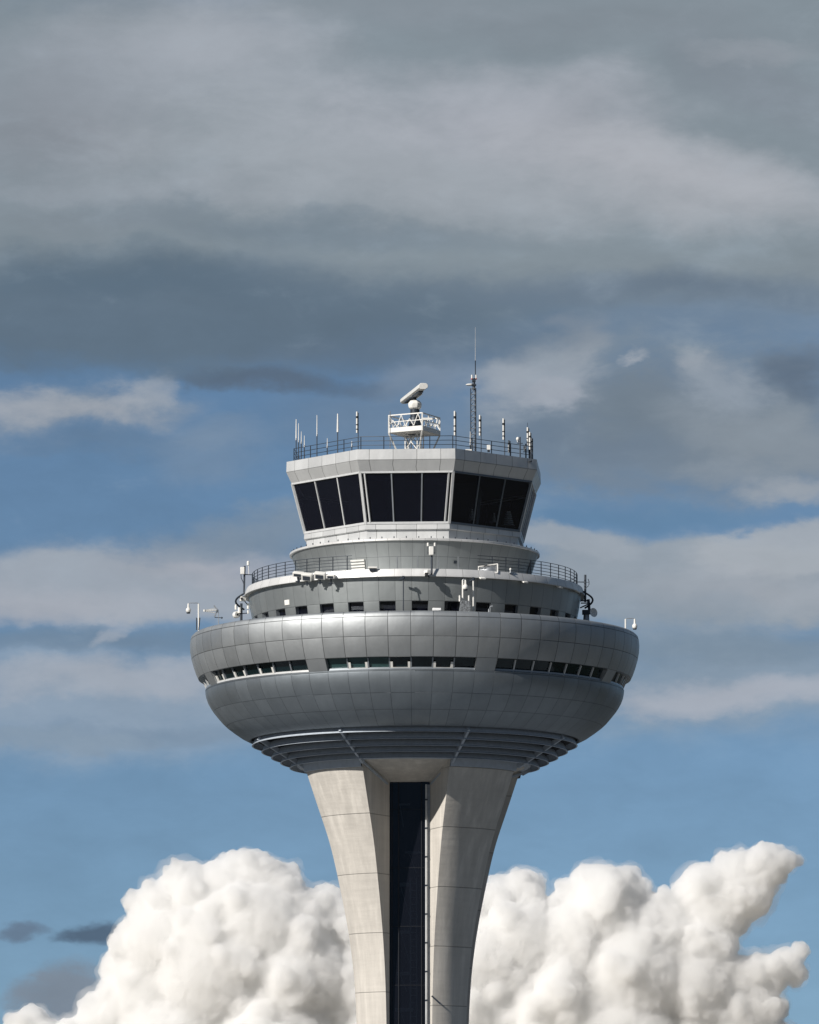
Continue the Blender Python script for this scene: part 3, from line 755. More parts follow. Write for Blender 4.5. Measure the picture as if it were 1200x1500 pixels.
# dark core of the cab
mb = MB(); ch_, cs_ = corners(105, zH + .3), corners(95, zS - .3)
for i in range(8): mb.quad(ch_[i], cs_[i], cs_[(i+1) % 8], ch_[(i+1) % 8])
mb.build('cab_interior', M['inner'], tower)
mb = MB(); c = corners(186, zH + .02); mb.v += c; mb.face(range(8)); mb.build('cab_ceiling', M['inner'], tower)
mb = MB(); c = corners(163, zS - .02); mb.v += c; mb.face(range(8)); mb.build('cab_floor', M['inner'], tower)

# --- railings
def railing(points, closed, h, nrail, rr, posts, mat, name='railing'):
    rl_ = MB()
    for k in range(nrail):
        z = h * (1 - k / nrail)
        rl_.tube([p + Vector((0, 0, z)) for p in points], rr, 6, closed)
    ro = rl_.build(name, mat, tower, sharp=60)
    for p in posts:
        q = MB(); q.cyl(p, p + Vector((0, 0, h)), rr*1.5, n=6); q.build('post', mat, ro)
base = corners(184, zT - .25); posts = []
for i in range(8):
    for t in (0, .25, .5, .75): posts.append(base[i].lerp(base[(i+1) % 8], t))
railing(base, True, 1.25, 4, .022, posts, M['dark'])
zr = VT[1] - .03
arc = [Vector((*pol(237.5/S, R_(22) + R_(316)*i/160), zr)) for i in range(161)]
pr_ = [Vector((*pol(237.5/S, R_(22) + CELL*i*.98), zr)) for i in range(1, 58)]
railing(arc, False, 1.12, 5, .022, pr_, M['dark'])
pr2 = [Vector((*pol(237.5/S, R_(-6) + R_(7)*i), zr)) for i in range(4)]
for p in pr2:
    q = MB(); q.cyl(p, p + Vector((0, 0, 1.0)), .03, n=6); q.build('rail_post', M['steel'], tower)
# guard hoops at each side of the visor
for s in (-1, 1):
    g = MB(); th = R_(84)*s - R_(2); pts = []
    for i in range(25):
        a = pi * i/24; r = 249/S + .62*sin(a); t = th + (i/24 - .5)*R_(6)*s
        pts.append((*pol(r, t), VB[1] + .15 - 1.05*(i/24)))
    g.tube(pts, .07, 8); g.build('guard_hoop', M['dark'], tower)
# notice plate and grille on the middle drum
def wall_plate(name, x, y0, y1, w, mat, off=.05):
    r = 240/S; th = math.asin((x - 607.5)/S/r); rr = 239/S
    mb = MB(); mb.lathe([(rr-.05, zf(y0, 240*cos(th))), (rr + off, zf(y0, 240*cos(th))), (rr - .06 + off, zf(y1, 240*cos(th))), (rr-.1, zf(y1, 240*cos(th)))], th - w/2/r, th + w/2/r, 4)
    mb.build(name, mat, tower)
wall_plate('notice_plate', 424, 874, 886, .55, M['white'], .04)
wall_plate('wall_grille', 409, 876, 883, .3, M['steel'], .03)

# ------------------------------------------------------------------ things on the tower
W, DK, STL, BL = M['white'], M['dark'], M['steel'], M['black']
zroof = zT - .25
def roofY(x):
    # on the edge of the roof as seen from the camera, a little inside
    if x < 524: t = (x - 431)/(524-431); return -2.9 + t*(-5.1)
    if x > 668: t = (x - 668)/(780-668); return -8.4 + t*(4.9)
    return -8.3
def whip(x, ytop, ymid, label, group, Y=None, r=.03, base=zroof):
    Y = roofY(x) if Y is None else Y
    t = at(x, ytop, Y); mid = at(x, ymid, Y); b = Vector((t.x, Y, base))
    o = thing('whip_antenna', b, label, 'antenna', group)
    q = MB(); q.cyl(b, (t.x, Y, mid.z), .036, n=8); q.cyl(b, b + Vector((0, 0, .05)), .13, n=10); q.build('pole', DK, o)
    q = MB(); q.cyl((t.x, Y, mid.z), (t.x, Y, mid.z + .15), .06, n=8); q.build('collar', STL, o)
    q = MB(); q.cyl((t.x, Y, mid.z), t, r*1.15, r*.6, n=8); q.build('rod', W, o)
gL = 'thin white whip antennas along the left roof edge'
whip(434, 614, 645, 'tallest thin white whip antenna at the far left corner of the cab roof', gL, r=.045)
whip(437.5, 620, 648, 'second thin white whip antenna from the left roof corner', gL)
whip(441.5, 632, 650, 'third thin white whip antenna from the left, shorter than its two left neighbours', gL)
whip(446, 638, 655, 'fourth and short white whip antenna from the left roof corner', gL)
whip(464.5, 608, 639, 'lone slim white whip antenna on dark pole near middle of left roof edge', gL, r=.035)
whip(479.6, 642, 656, 'short thin white rod between the lone slim whip and the thick white whip', gL)
whip(494.8, 606, 633, 'thick white whip antenna on a dark pole, left of the black and white banded antenna', gL, r=.065)
whip(515.5, 646, 655, 'very short white rod just left of the banded antenna at the front left roof corner', gL)
whip(689, 632, 652, 'short dark rod standing at the left foot of the lattice mast', None, Y=-4.5)

def banded(x, ytop, ybot, label, group, Y=None, r=.062, base=zroof, tip=0):
    Y = roofY(x) if Y is None else Y
    t = at(x, ytop, Y); m_ = at(x, ybot, Y); b = Vector((t.x, Y, base)); Lh = t.z - m_.z
    o = thing('dipole_antenna', b, label, 'antenna', group)
    q = MB(); q.cyl(b + Vector((.09, .02, 0)), (t.x + .09, Y + .02, t.z - .05*Lh), .032, n=8); q.cyl(b, b + Vector((0, 0, .06)), .16, n=10)
    if tip: q.cyl(t, t + Vector((0, 0, tip)), .015, n=6)
    q.build('mast', DK, o)
    segs = [(1.0, .80, W), (.80, .71, BL), (.71, .44, W), (.44, .40, BL), (.40, .24, W), (.24, .20, BL), (.20, .06, W)]
    for a, b_, mat in segs:
        q = MB(); rr = r if mat is W else r*1.35
        q.cyl((t.x, Y, m_.z + b_*Lh), (t.x, Y, m_.z + a*Lh), rr, n=10); q.build('sleeve' if mat is W else 'band', mat, o)
gB = 'black and white banded antennas on the cab roof'
banded(523, 603, 636, 'banded black and white antenna at the front left corner of the cab roof', gB, Y=-8.0)
banded(666.2, 602, 640, 'banded black and white antenna just right of the radar platform', gB, Y=-8.3)
banded(703, 608, 640, 'banded black and white antenna close to the right of the lattice mast', gB, Y=-5.5)
banded(737.5, 613, 646, 'tall banded antenna standing alone midway along the right roof edge', gB)
banded(745.6, 645, 664, 'short banded antenna low beside the tall one on the right roof edge', gB, r=.06)
banded(773, 626, 654, 'tallest banded antenna in the cluster at the right roof corner, with a thin tip', gB, tip=.35)
banded(776.2, 633, 660, 'middle banded antenna in the cluster at the right roof corner', gB, Y=-4.6)
banded(778.6, 641, 664, 'lowest, rightmost banded antenna in the right roof corner cluster', gB, Y=-3.4)

def box_dev(x, y0, y1, w, Y, label, name='equipment_box', cat='box', mat=W):
    a, b = at(x, y1, Y), at(x, y0, Y); o = thing(name, a, label, cat)
    q = MB(); q.box((a + b)/2, (w, w*.7, b.z - a.z)); q.build('housing', mat, o, bevel=.02)
    q = MB(); q.box(a + Vector((0, 0, -.08)), (w*.7, w*.5, .16)); q.build('bracket', DK, o)
box_dev(716, 652, 659, .26, -6.6, 'small upright white box fixed low on the railing right of the lattice mast')
box_dev(687, 658.5, 661, .5, -6.8, 'low flat white box at the foot of the lattice mast')

# lamp on pole, right roof edge
def bulb_pole(xp, xb, ytop, ybulb, label, Y, r=.12, base=zroof, group=None):
    a, b = at(xp, ytop, Y), at(xb, ybulb, Y); foot = Vector((a.x, Y, base))
    o = thing('warning_lamp', foot, label, 'lamp', group)
    q = MB(); q.cyl(foot, a, .05, n=8); q.bar((a.x, Y, b.z - .2), (b.x, Y, b.z - .2), .05); q.bar((a.x - .2, Y, b.z - .32), (a.x + .2, Y, b.z - .32), .05); q.build('pole', DK, o)
    q = MB(); q.sphere(b, r, sc=(1, 1, 1.25)); q.build('globe', W, o)
    q = MB(); q.cyl((b.x, Y, b.z - .25), (b.x, Y, b.z - .08), .07, n=8); q.build('socket', STL, o)
bulb_pole(762, 758.5, 640, 643, 'white globe lamp on a dark pole near the right end of the cab roof', -4.6)
bulb_pole(770.5, 769, 650, 655.5, 'small white globe lamp left of the antenna cluster at the right roof corner', -4.2, r=.12)

# lattice mast
def lattice_mast():
    Y = -4.0; foot = at(694.5, 665, Y); foot.z = zroof; top = at(694.5, 569, Y)
    o = thing('lattice_mast', foot, 'tall slim lattice mast with a long whip on the right part of the cab roof', 'mast')
    h = top.z - foot.z; w = .23
    cs = [Vector((w*sin(2*pi*k/3 + .4), w*cos(2*pi*k/3 + .4), 0)) for k in range(3)]
    q = MB()
    for c in cs: q.cyl(foot + c, foot + c + Vector((0, 0, h)), .035, n=6)
    q.build('upright', DK, o)
    q = MB(); n = 13
    for k in range(n):
        z0, z1 = h*k/n, h*(k+1)/n
        for i in range(3):
            a, b = cs[i], cs[(i+1) % 3]
            q.cyl(foot + a + Vector((0, 0, z0)), foot + b + Vector((0, 0, z1)), .018, n=5); q.cyl(foot + a + Vector((0, 0, z1)), foot + b + Vector((0, 0, z1)), .018, n=5)
    q.build('bracing', STL, o)
    c = foot + Vector((0, 0, h))
    q = MB(); q.cyl(c - Vector((0, 0, .1)), c + Vector((0, 0, .75)), .10, n=8); q.box(c + Vector((0, 0, .25)), (.34, .3, .12)); q.box(c + Vector((0, 0, .6)), (.26, .26, .22)); q.build('head', DK, o)
    a = at(686, 563.5, Y)
    q = MB(); q.sphere((a.x + .12, Y, a.z), .2, sc=(1.5, .8, .42)); q.bar((a.x, Y, a.z), (c.x, Y, a.z), .06); q.build('arm_lamp', W, o)
    for dx in (-.14, .16):
        q = MB(); q.cyl(c + Vector((dx, 0, .72)), c + Vector((dx, 0, 1.0)), .06, n=8); ob = q.build('obstruction_light', W, o)
        q = MB(); q.cyl(c + Vector((dx, 0, .66)), c + Vector((dx, 0, .74)), .068, n=8); q.build('lens', M['red'], ob)
    t1, t2 = at(696.5, 528, Y), at(696.5, 479, Y)
    q = MB(); q.cyl((t1.x, Y, c.z + .7), t1, .035, n=6); q.build('whip_base', DK, o)
    q = MB(); q.cyl(t1, t2, .028, .014, n=6); q.build('whip', STL, o)
lattice_mast()

# radar
def radar():
    Y0 = -2.0; c = at(607, 632, Y0); foot = Vector((c.x, Y0, zroof))
    o = thing('surface_radar', foot, 'white rotating bar radar on a braced lattice platform at the front of the cab roof', 'radar')
    L_ = 2.75; ps = R_(28)
    ex = Vector((cos(ps), -sin(ps), 0)); ey = Vector((sin(ps), cos(ps), 0))     # ex: along the long visible face
    near = at(619, 631, Y0 - 1.7); zP = near.z
    cn = [foot + ex*sx*L_/2 + ey*sy*L_/2 for sx, sy in ((-1, -1), (1, -1), (1, 1), (-1, 1))]
    for p in cn: p.z = zP
    up = Vector((0, 0, 1))
    q = MB()
    for i in range(4): q.bar(cn[i] + up*.2, cn[(i+1) % 4] + up*.2, .08, .34)
    q.box(Vector((foot.x, foot.y, zP + .04)), (L_, L_, .06), Matrix((ex, ey, up)).transposed()); q.build('platform', W, o)
    q = MB()
    for i in range(4):
        a, b = cn[i], cn[(i+1) % 4]
        q.bar(a, a + up*1.32, .10); q.bar(a + up*1.3, b + up*1.3, .08); q.bar(a + up*.8, b + up*.8, .05)
        n = 4
        for k in range(n):
            p, r = a.lerp(b, k/n), a.lerp(b, (k+1)/n); mid = a.lerp(b, (k+.5)/n)
            q.bar(p + up*.42, mid + up*(1.28 if k % 2 else .95), .045); q.bar(mid + up*(1.28 if k % 2 else .95), r + up*.42, .045)
    q.build('guard_rail', W, o)
    for i, p in enumerate(cn):
        q = MB(); inn = Vector((foot.x, foot.y, 0)) + (p - foot)*.42; inn.z = zroof
        q.bar(p, inn, .10); q.build('leg', W, o)
    q = MB(); w = .5
    cc = [foot + ex*sx*w + ey*sy*w for sx, sy in ((-1, -1), (1, -1), (1, 1), (-1, 1))]; h = zP - zroof
    for i in range(4):
        a, b = cc[i], cc[(i+1) % 4]; q.bar(a, a + up*h, .08)
        n = 2
        for k in range(n):
            q.bar(a + up*h*k/n, b + up*h*(k+1)/n, .05); q.bar(b + up*h*k/n, a + up*h*(k+1)/n, .05); q.bar(a + up*h*(k+1)/n, b + up*h*(k+1)/n, .05)
    q.build('lattice_column', W, o)
    # pedestal
    q = MB(); c0 = Vector((at(608, 600, Y0).x, Y0, 0)); z1, z2, z3 = at(608, 612, Y0).z, at(608, 600, Y0).z, at(608, 587, Y0).z
    q.cyl((c0.x, Y0, zP), (c0.x, Y0, z1), .52, .40, n=14); q.cyl((c0.x, Y0, z1), (c0.x, Y0, z2), .34, n=14); q.build('pedestal', DK, o)
    q = MB(); n = 8
    prof = [(.30, z2), (.44, z2 + .10), (.50, z2 + .28), (.50, z2 + .45), (.33, z3), (.0, z3 + .02)]
    b = len(q.v)
    for i in range(n):
        a_ = 2*pi*i/n + .35
        for r, z in prof: q.v.append(Vector((c0.x + r*cos(a_)*1.05, Y0 + r*sin(a_), z)))
    m_ = len(prof)
    for i in range(n):
        j = (i+1) % n
        for k in range(m_-1): q.face((b+i*m_+k, b+j*m_+k, b+j*m_+k+1, b+i*m_+k+1))
    q.build('gearbox', W, o, sharp=20, bevel=.03)
    q = MB(); q.cyl((c0.x, Y0, z3), (c0.x, Y0, z3 + .4), .12, n=10); q.build('turning_shaft', DK, o)
    # antenna bar: long hollow-fronted reflector, lying towards the camera
    e0, e1 = at(593.5, 588, Y0 + 4.0), at(621.0, 566.5, Y0 - 4.0)
    ax = (e1 - e0).normalized(); side = ax.cross(up).normalized(); u2 = side.cross(ax)
    sec = [(-.30, .16), (-.18, .27), (.22, .27), (.36, .14), (.36, -.08), (.24, -.18), (-.10, -.18), (-.30, -.04)]
    q = MB(); b = len(q.v); n = len(sec)
    for p in (e0, e1):
        for sx, sz in sec: q.v.append(p + side*sx + u2*sz)
    for i in range(n): q.face((b+i, b+(i+1) % n, b+n+(i+1) % n, b+n+i))
    q.face([b+i for i in reversed(range(n))]); q.face([b+n+i for i in range(n)])
    ab = q.build('antenna_bar', W, o, sharp=25, bevel=.02)
    q = MB(); q.bar(e0.lerp(e1, .12) + u2*-.22 + side*.05, e0.lerp(e1, .88) + u2*-.22 + side*.05, .36, .10); q.build('feed_slot', DK, ab)
    q = MB(); q.bar(e0.lerp(e1, .25) + u2*-.30 - side*.15, e0.lerp(e1, .8) + u2*-.30 - side*.15, .05, .06); q.build('feed_rail', W, ab)
    # fittings on the platform corner
    p = cn[1] + up*.85
    q = MB(); q.bar(p, p + Vector((.75, 0, .0)), .12, .16); q.build('light_arm', W, o)
    q = MB(); p = cn[0]; q.cyl(p + Vector((.1, -.1, -1.1)), p + Vector((.1, -.1, 1.6)), .03, n=6); q.box(p + Vector((.1, -.1, .95)), (.14, .14, .25)); q.build('side_whip', STL, o)
radar()

# ---- things on the visor deck
def floodlight(x, y, w, h, tilt, label):
    Y = -(math.sqrt(max(0, (249/S)**2 - ((x-607.5)/S)**2)) + .45); c = at(x, y, Y)
    o = thing('floodlight', c + Vector((0, .2, -.45)), label, 'floodlight', 'white floodlights on the left of the visor')
    rt = Matrix.Rotation(R_(tilt), 3, 'X') @ Matrix.Rotation(R_(-15), 3, 'Z')
    q = MB(); q.box(c, (w, .42, h), rt); q.build('housing', W, o, bevel=.03)
    q = MB(); q.box(c + rt @ Vector((0, -.23, -.02)), (w*.7, .03, h*.6), rt); q.build('lens', DK, o)
    q = MB(); q.bar(c + Vector((0, .05, -.1)), c + Vector((0, .15, -.62)), .10); q.bar(c + Vector((-.2, .15, -.5)), c + Vector((.2, .15, -.5)), .07); q.build('bracket', DK, o)
floodlight(437, 841, .75, .30, 25, 'leftmost long white floodlight on the visor edge below the railing')
floodlight(450, 845, .75, .50, 30, 'second white floodlight from the left, square with dark lens, on the visor')
floodlight(469, 843, .80, .46, 30, 'third white floodlight from the left on the visor, widest of the four')
floodlight(485, 844.5, .60, .26, 15, 'rightmost small white floodlight of the four on the visor')
def visor_lamp(x, y, label):
    r = 250/S; Y = -math.sqrt(r*r - ((x-607.5)/S)**2) - .15; c = at(x, y, Y)
    o = thing('visor_lamp', c, label, 'lamp', 'small bright lamps under the right visor edge')
    th = math.atan2(c.x, -c.y); rt = Matrix.Rotation(th, 3, 'Z') @ Matrix.Rotation(R_(20), 3, 'X')
    q = MB(); q.box(c, (.42, .34, .10), rt); q.build('housing', W, o, bevel=.02)
    q = MB(); q.bar(c, c + Vector((-sin(th)*.35, cos(th)*.35, .05)), .06); q.build('bracket', STL, o)
visor_lamp(707, 847, 'small white lamp on the visor edge nearest the middle, above the drum camera pole')
visor_lamp(769, 852.5, 'small white lamp on the visor edge, second from the middle')
visor_lamp(820, 860, 'small white lamp on the visor edge, third from the middle')
visor_lamp(846, 866.5, 'small white lamp at the far right end of the visor edge')

def twin():
    Y = -12.55; b = at(632.5, 842, Y); o = thing('twin_antenna', b, 'white box with two round-tipped antennas on a dark pole at the front of the visor', 'antenna')
    q = MB(); q.cyl(b, at(632.5, 812, Y), .07, n=8); q.build('pole', DK, o)
    q = MB(); q.box(at(632, 807, Y - .1), (.34, .26, .62)); q.build('housing', W, o, bevel=.04)
    for x in (627, 637.2):
        q = MB(); p = at(x, 800, Y); q.cyl(p, at(x, 796.5, Y), .075, n=8); q.sphere(at(x, 796.5, Y), .08); ob = q.build('aerial', W, o)
        q = MB(); q.bar(p, at(x, 812, Y), .04); q.bar(at(x, 810, Y), at(632.5, 810, Y), .04); q.build('bracket', DK, ob)
    o = thing('security_camera', at(626, 842, Y - .1), 'small black and white camera hanging on the visor left of the twin antenna', 'camera')
    q = MB(); q.box(at(626, 838, Y - .3), (.30, .5, .26), Matrix.Rotation(.5, 3, 'Z')); q.build('housing', W, o, bevel=.03)
    q = MB(); q.box(at(625, 841.5, Y - .45), (.24, .3, .22)); q.build('visor_hood', BL, o); q = MB(); q.bar(at(626, 841, Y - .2), at(629, 846, Y), .06); q.build('bracket', DK, o)
twin()
def hatch():
    Y = -10.9; p = [at(701, 838, Y), at(729, 839, Y), at(729, 826, Y + .3), at(701, 830, Y + .3)]
    o = thing('framed_panel', p[0], 'pale framed panel leaning on the deck right of the twin antenna', 'panel')
    q = MB()
    for a, b in ((0, 1), (1, 2), (2, 3), (3, 0)): q.bar(p[a], p[b], .07)
    q.build('frame', W, o)
    q = MB(); q.quad(p[0] + Vector((0, .03, 0)), p[1] + Vector((0, .03, 0)), p[2] + Vector((0, .03, 0)), p[3] + Vector((0, .03, 0))); s = q.build('mesh_infill', STL, o)
    md = s.modifiers.new('t', 'SOLIDIFY'); md.thickness = .02
    box_dev(546, 830.5, 833, .65, -12.0, 'low flat white box on the visor edge right of the louvred vent')
    bulb_pole(748.5, 748, 835, 834, 'tiny white globe lamp on the deck right of the framed panel', -10.3, r=.08, base=VT[1])
hatch()

# ---- poles in front of the middle drum
zpod = zs(934)
def thin_pole(x, y0, y1, Y, r, mat, label, head=True):
    t = at(x, y0, Y); b = Vector((t.x, Y, zpod)); o = thing('equipment_pole', b, label, 'pole')
    q = MB(); q.cyl(b, t, r, n=8); q.build('shaft', mat, o)
    if head:
        q = MB(); q.bar(t + Vector((-.25, .3, -.12)), t + Vector((.08, -.1, .0)), .12); q.box(t, (.16, .2, .22)); q.build('head', DK, o)
    return o
thin_pole(591, 846, 896, -12.9, .04, DK, 'thin dark pole standing before the middle drum, left of the twin antenna')
thin_pole(693.5, 848, 896, -12.6, .055, W, 'pale pole topped by a dark camera before the middle drum, right of the hanging lamp')
def hanging_lamp(xp, xb, ytop, ybulb, yfoot, Y, label, base, legs=False, arm_y=None):
    foot = at(xp, yfoot, Y); foot.z = base; a = at(xp, ytop, Y); b = at(xb, ytop, Y); g = at(xb, ybulb, Y)
    o = thing('hanging_lamp', foot, label, 'lamp', 'white pendant lamps on poles around the pod roof')
    q = MB()
    q.cyl(foot, a, .06, n=8); q.build('pole', W, o)
    q = MB(); q.tube([a, a.lerp(b, .15) + Vector((0, 0, .06)), a.lerp(b, .85) + Vector((0, 0, .06)), b], .03, 6); q.build('arm', STL, o)
    q = MB(); q.cyl(b + Vector((0, 0, .02)), g + Vector((0, 0, .15)), .06, .08, n=8); q.build('stem', W, o)
    q = MB(); q.sphere(g, .19, sc=(1, 1, 1.1)); q.build('globe', W, o)
    q = MB(); q.cyl(g - Vector((0, 0, .24)), g - Vector((0, 0, .16)), .12, .15, n=10); q.build('lens', DK, o)
    if legs:
        q = MB(); m_ = at(xp, 905, Y)
        for dx in (-.14, .10): q.bar(m_ + Vector((dx, -.05, 0)), at(xp - 1, 923, Y) + Vector((dx*.6, -.05, 0)), .07)
        q.build('clamp', BL, o)
hanging_lamp(678, 682, 850, 860, 896, -13.0, 'white pendant lamp on a bent pole in front of the middle drum windows', zpod)
hanging_lamp(291, 276, 884.5, 894, 925, -1.0, 'white pendant lamp at the far left pod rim, black clamps on its pole', zpod, legs=True)
hanging_lamp(916.5, 930, 907, 917.5, 925, -1.5, 'white pendant lamp on a thin pole at the far right rim of the pod', zpod)
def cabinet():
    Y = -13.2; b = at(682, 896, Y); b.z = zpod; o = thing('equipment_cabinet', b, 'dark speckled cabinet with two small white aerials before the middle drum windows', 'cabinet')
    t = at(682, 880.5, Y); q = MB(); q.box((b.x, Y, (b.z + t.z)/2), (.75, .5, t.z - b.z)); q.build('housing', simple('speckled_grey', (.12, .13, .14), .7, var=.9, scale=14), o, bevel=.03)
    for x in (673.5, 687):
        q = MB(); q.cyl(at(x, 881, Y), at(x, 873.5, Y), .06, n=8); q.sphere(at(x, 873.5, Y), .065); q.build('aerial', W, o)
    o = thing('roof_lamp', at(640, 895, -13.6), 'low white lamp box on the pod roof edge before the middle drum', 'lamp')
    q = MB(); q.box(at(640, 893, -13.6), (.62, .4, .2)); q.build('housing', M['lens'], o, bevel=.04); q = MB(); q.box(at(640, 895.5, -13.6), (.5, .3, .12)); q.build('base', DK, o)
    o = thing('bent_pipe', at(716, 897, -13.2), 'short pale bent pipe rising from the pod roof beside a drum window', 'pipe')
    q = MB(); q.tube([at(716, 899, -13.2), at(716.3, 893, -13.2), at(718, 889, -13.2), at(720.5, 888, -13.2)], .045, 6); q.build('tube', STL, o)
    q = MB(); q.cyl(at(720.5, 888, -13.2), at(722, 888, -13.2), .06, n=6); q.build('cap', STL, o)
cabinet()

# ---- left-hand mast on the visor
def left_mast():
    Y = -1.0; b = at(357.5, 868, Y); o = thing('panel_antenna_mast', b, 'dark mast with white panel antennas beside the left end of the visor railing', 'mast')
    q = MB(); q.cyl(b, at(358.5, 829, Y), .07, n=8); q.bar(at(358, 841.5, Y), at(370, 842, Y), .06); q.build('pole', DK, o)
    for x in (354.2, 357.0):
        q = MB(); q.box(at(x, 836, Y - .15), (.12 if x > 355 else .20, .2, .52)); q.build('panel', W, o, bevel=.02)
    q = MB(); q.tube([at(353, 841, Y), at(353.5, 847, Y), at(356, 852, Y), at(357.5, 858, Y)], .03, 6); q.build('cable', DK, o)
    q = MB(); q.cyl(at(363.6, 828, Y), at(363.6, 823.5, Y), .10, n=10); q.sphere(at(363.6, 823.5, Y), .10); q.bar(at(363.8, 828, Y), at(364.5, 841.5, Y), .04); q.build('aerial', W, o)
    o = thing('camera_bracket', at(357, 882, Y), 'cluster of small white devices on the hoop below the left end of the visor', 'camera')
    q = MB(); q.box(at(356, 877, Y - .2), (.42, .3, .36), Matrix.Rotation(.4, 3, 'Z')); q.box(at(362.5, 872, Y - .1), (.3, .2, .14)); q.build('housing', W, o, bevel=.03)
    q = MB(); q.cyl(at(354.5, 877, Y - .3), at(354, 877, Y - .5), .09, n=10); q.build('lens', BL, o); q = MB(); q.bar(at(358, 880, Y), at(362, 885, Y), .07); q.build('arm', DK, o)
    b = at(353.5, 910, Y); b.z = zpod; o = thing('drum_antenna_mast', b, 'thick dark post with a round white drum antenna on the left of the pod roof', 'antenna')
    q = MB(); q.cyl(b, at(353.5, 884, Y), .10, n=10); q.bar(at(353.5, 899, Y), at(364, 898, Y), .06); q.build('post', DK, o)
    c = at(346, 900.5, Y); q = MB(); q.cyl(c + Vector((.1, -.12, 0)), c + Vector((-.08, .16, 0)), .24, n=20); q.build('drum', W, o, bevel=.03)
    q = MB(); q.cyl(c + Vector((.106, -.125, 0)), c + Vector((.112, -.14, 0)), .08, n=10); q.build('hub', BL, o)
    q = MB(); q.cyl(at(345.5, 893, Y), at(345.5, 887, Y), .08, n=8); q.sphere(at(345.5, 887, Y), .08); q.build('aerial', W, o)
    q = MB(); q.cyl(at(350.8, 898, Y - .1), at(350.8, 890, Y - .1), .11, n=8); q.build('can', W, o)
    q = MB(); q.cyl(at(363.5, 892, Y), at(363.5, 884, Y), .085, n=8); q.cyl(at(363.5, 899, Y), at(363.5, 894, Y), .06, n=8); q.build('side_lamp', W, o)
left_mast()
def yagi():
    Y = -1.2; b = at(321, 915, Y); b.z = zpod; o = thing('directional_antenna', b, 'pale arrow-shaped directional antenna on a thin post at the left of the pod roof', 'antenna')
    q = MB(); q.cyl(b, at(319.5, 893, Y), .03, n=6); q.build('post', STL, o)
    q = MB(); q.cyl(at(299, 894.5, Y - .3), at(319, 894, Y), .05, n=8); q.cyl(at(299.5, 893, Y-.3), at(299.5, 896, Y-.3), .08, n=8)
    q.bar(at(301, 893.5, Y - .3), at(315, 891.5, Y), .05); q.bar(at(301, 895.5, Y - .3), at(315, 897.5, Y), .05); q.build('boom', W, o)
    q = MB()
    c = at(316.5, 894, Y); q.bar(at(313.5, 887, Y), at(318.5, 894, Y), .09); q.bar(at(319, 893, Y), at(314.5, 903.5, Y), .09); q.cyl(c, c + Vector((.1, 0, 0)), .17, n=12); q.build('fin', STL, o)
    q = MB(); q.bar(at(314.5, 904.5, Y), at(325, 905, Y), .05); q.sphere(at(325, 905, Y), .07); q.build('counterweight', DK, o)
yagi()
def right_mast():
    Y = -1.0; b = at(857.5, 882, Y); o = thing('loop_antenna_mast', b, 'tall dark mast with a curved loop beside the right end of the visor railing', 'mast')
    q = MB(); q.cyl(b, at(857.5, 842, Y), .085, n=8); q.bar(at(843, 852.5, Y), at(857, 852.7, Y), .06); q.build('pole', DK, o)
    q = MB(); q.tube([at(861.5, 848, Y), at(863, 852, Y), at(863, 856, Y), at(861.5, 859, Y), at(859.5, 860.5, Y)], .03, 6); q.bar(at(858, 853, Y), at(863, 853, Y), .03); q.build('loop', DK, o)
    b = at(861, 911, Y); b.z = zpod; o = thing('dish_antenna_mast', b, 'dark bracketed mast with a round grey dish on the right of the pod roof', 'antenna')
    q = MB(); q.bar(b, at(861, 898, Y), .22); q.bar(at(864, 900, Y), at(862, 878, Y), .20); q.bar(at(851, 880, Y), at(864, 880, Y), .10); q.bar(at(851, 883.5, Y), at(862, 883.5, Y), .08); q.bar(at(850, 890.5, Y), at(862, 885, Y), .09); q.build('post', DK, o)
    q = MB(); q.box(at(858, 897, Y - .1), (.5, .4, .34)); q.build('gearbox', DK, o, bevel=.03)
    c = at(869, 897.5, Y); ax = Vector((.55, -.8, .1)).normalized(); m3 = ax.to_track_quat('Z', 'Y').to_matrix()
    q = MB(); n = 20; prof = [(.02, -.10), (.16, -.08), (.28, -.02), (.34, .07), (.30, .05), (.15, -.02), (.02, -.04)]; b0 = len(q.v); m_ = len(prof)
    for i in range(n):
        a = 2*pi*i/n
        for r, z in prof: q.v.append(c + m3 @ Vector((r*cos(a), r*sin(a), z)))
    for i in range(n):
        j = (i+1) % n
        for k in range(m_-1): q.face((b0+i*m_+k, b0+j*m_+k, b0+j*m_+k+1, b0+i*m_+k+1))
    q.build('dish', W, o)
    q = MB(); q.cyl(Vector((at(859, 905, Y).x, Y, zpod)), at(859, 900.5, Y), .32, .20, n=12); q.build('cone_base', STL, o)
right_mast()
# ---- pale ribbed cones standing in for reflections in the right cab glass
for x, y0, y1, w, lab in ((691.5, 745, 762, .46, 'pale reflection modelled as a ribbed cone behind the first right-hand cab pane'), (724, 751, 765, .30, 'small bright reflection modelled as a crumpled shape behind the middle right-hand cab pane'), (745, 748, 770, .9, 'wide pale reflection modelled as a striped cone behind the last right-hand cab pane')):
    fx = (x - 664)/(755 - 664); Yc = -(7.55 - 4.45*fx) + .55
    a, b = at(x, y1, Yc), at(x, y0, Yc); o = thing('ribbed_cone', a, lab, 'lampshade')
    n = 7
    for k in range(n):
        z = a.z + (b.z - a.z)*k/n; r = (w*(1 - k/n*.75))/2
        q = MB(); q.cyl((a.x, Yc, z), (a.x, Yc, z + (b.z-a.z)/n*.55), r, r*.9, n=16); q.build('ring', M['lens'], o)
# short sensor rod below on the right leg
def rod():
    th = R_(19.5); p0 = at(632.5, 1459, -4.15); p1 = at(645, 1470.5, -4.15)
    q = MB(); q.bar(p0, p1, .11); q.build('cable_tray', DK, tower)
rod()

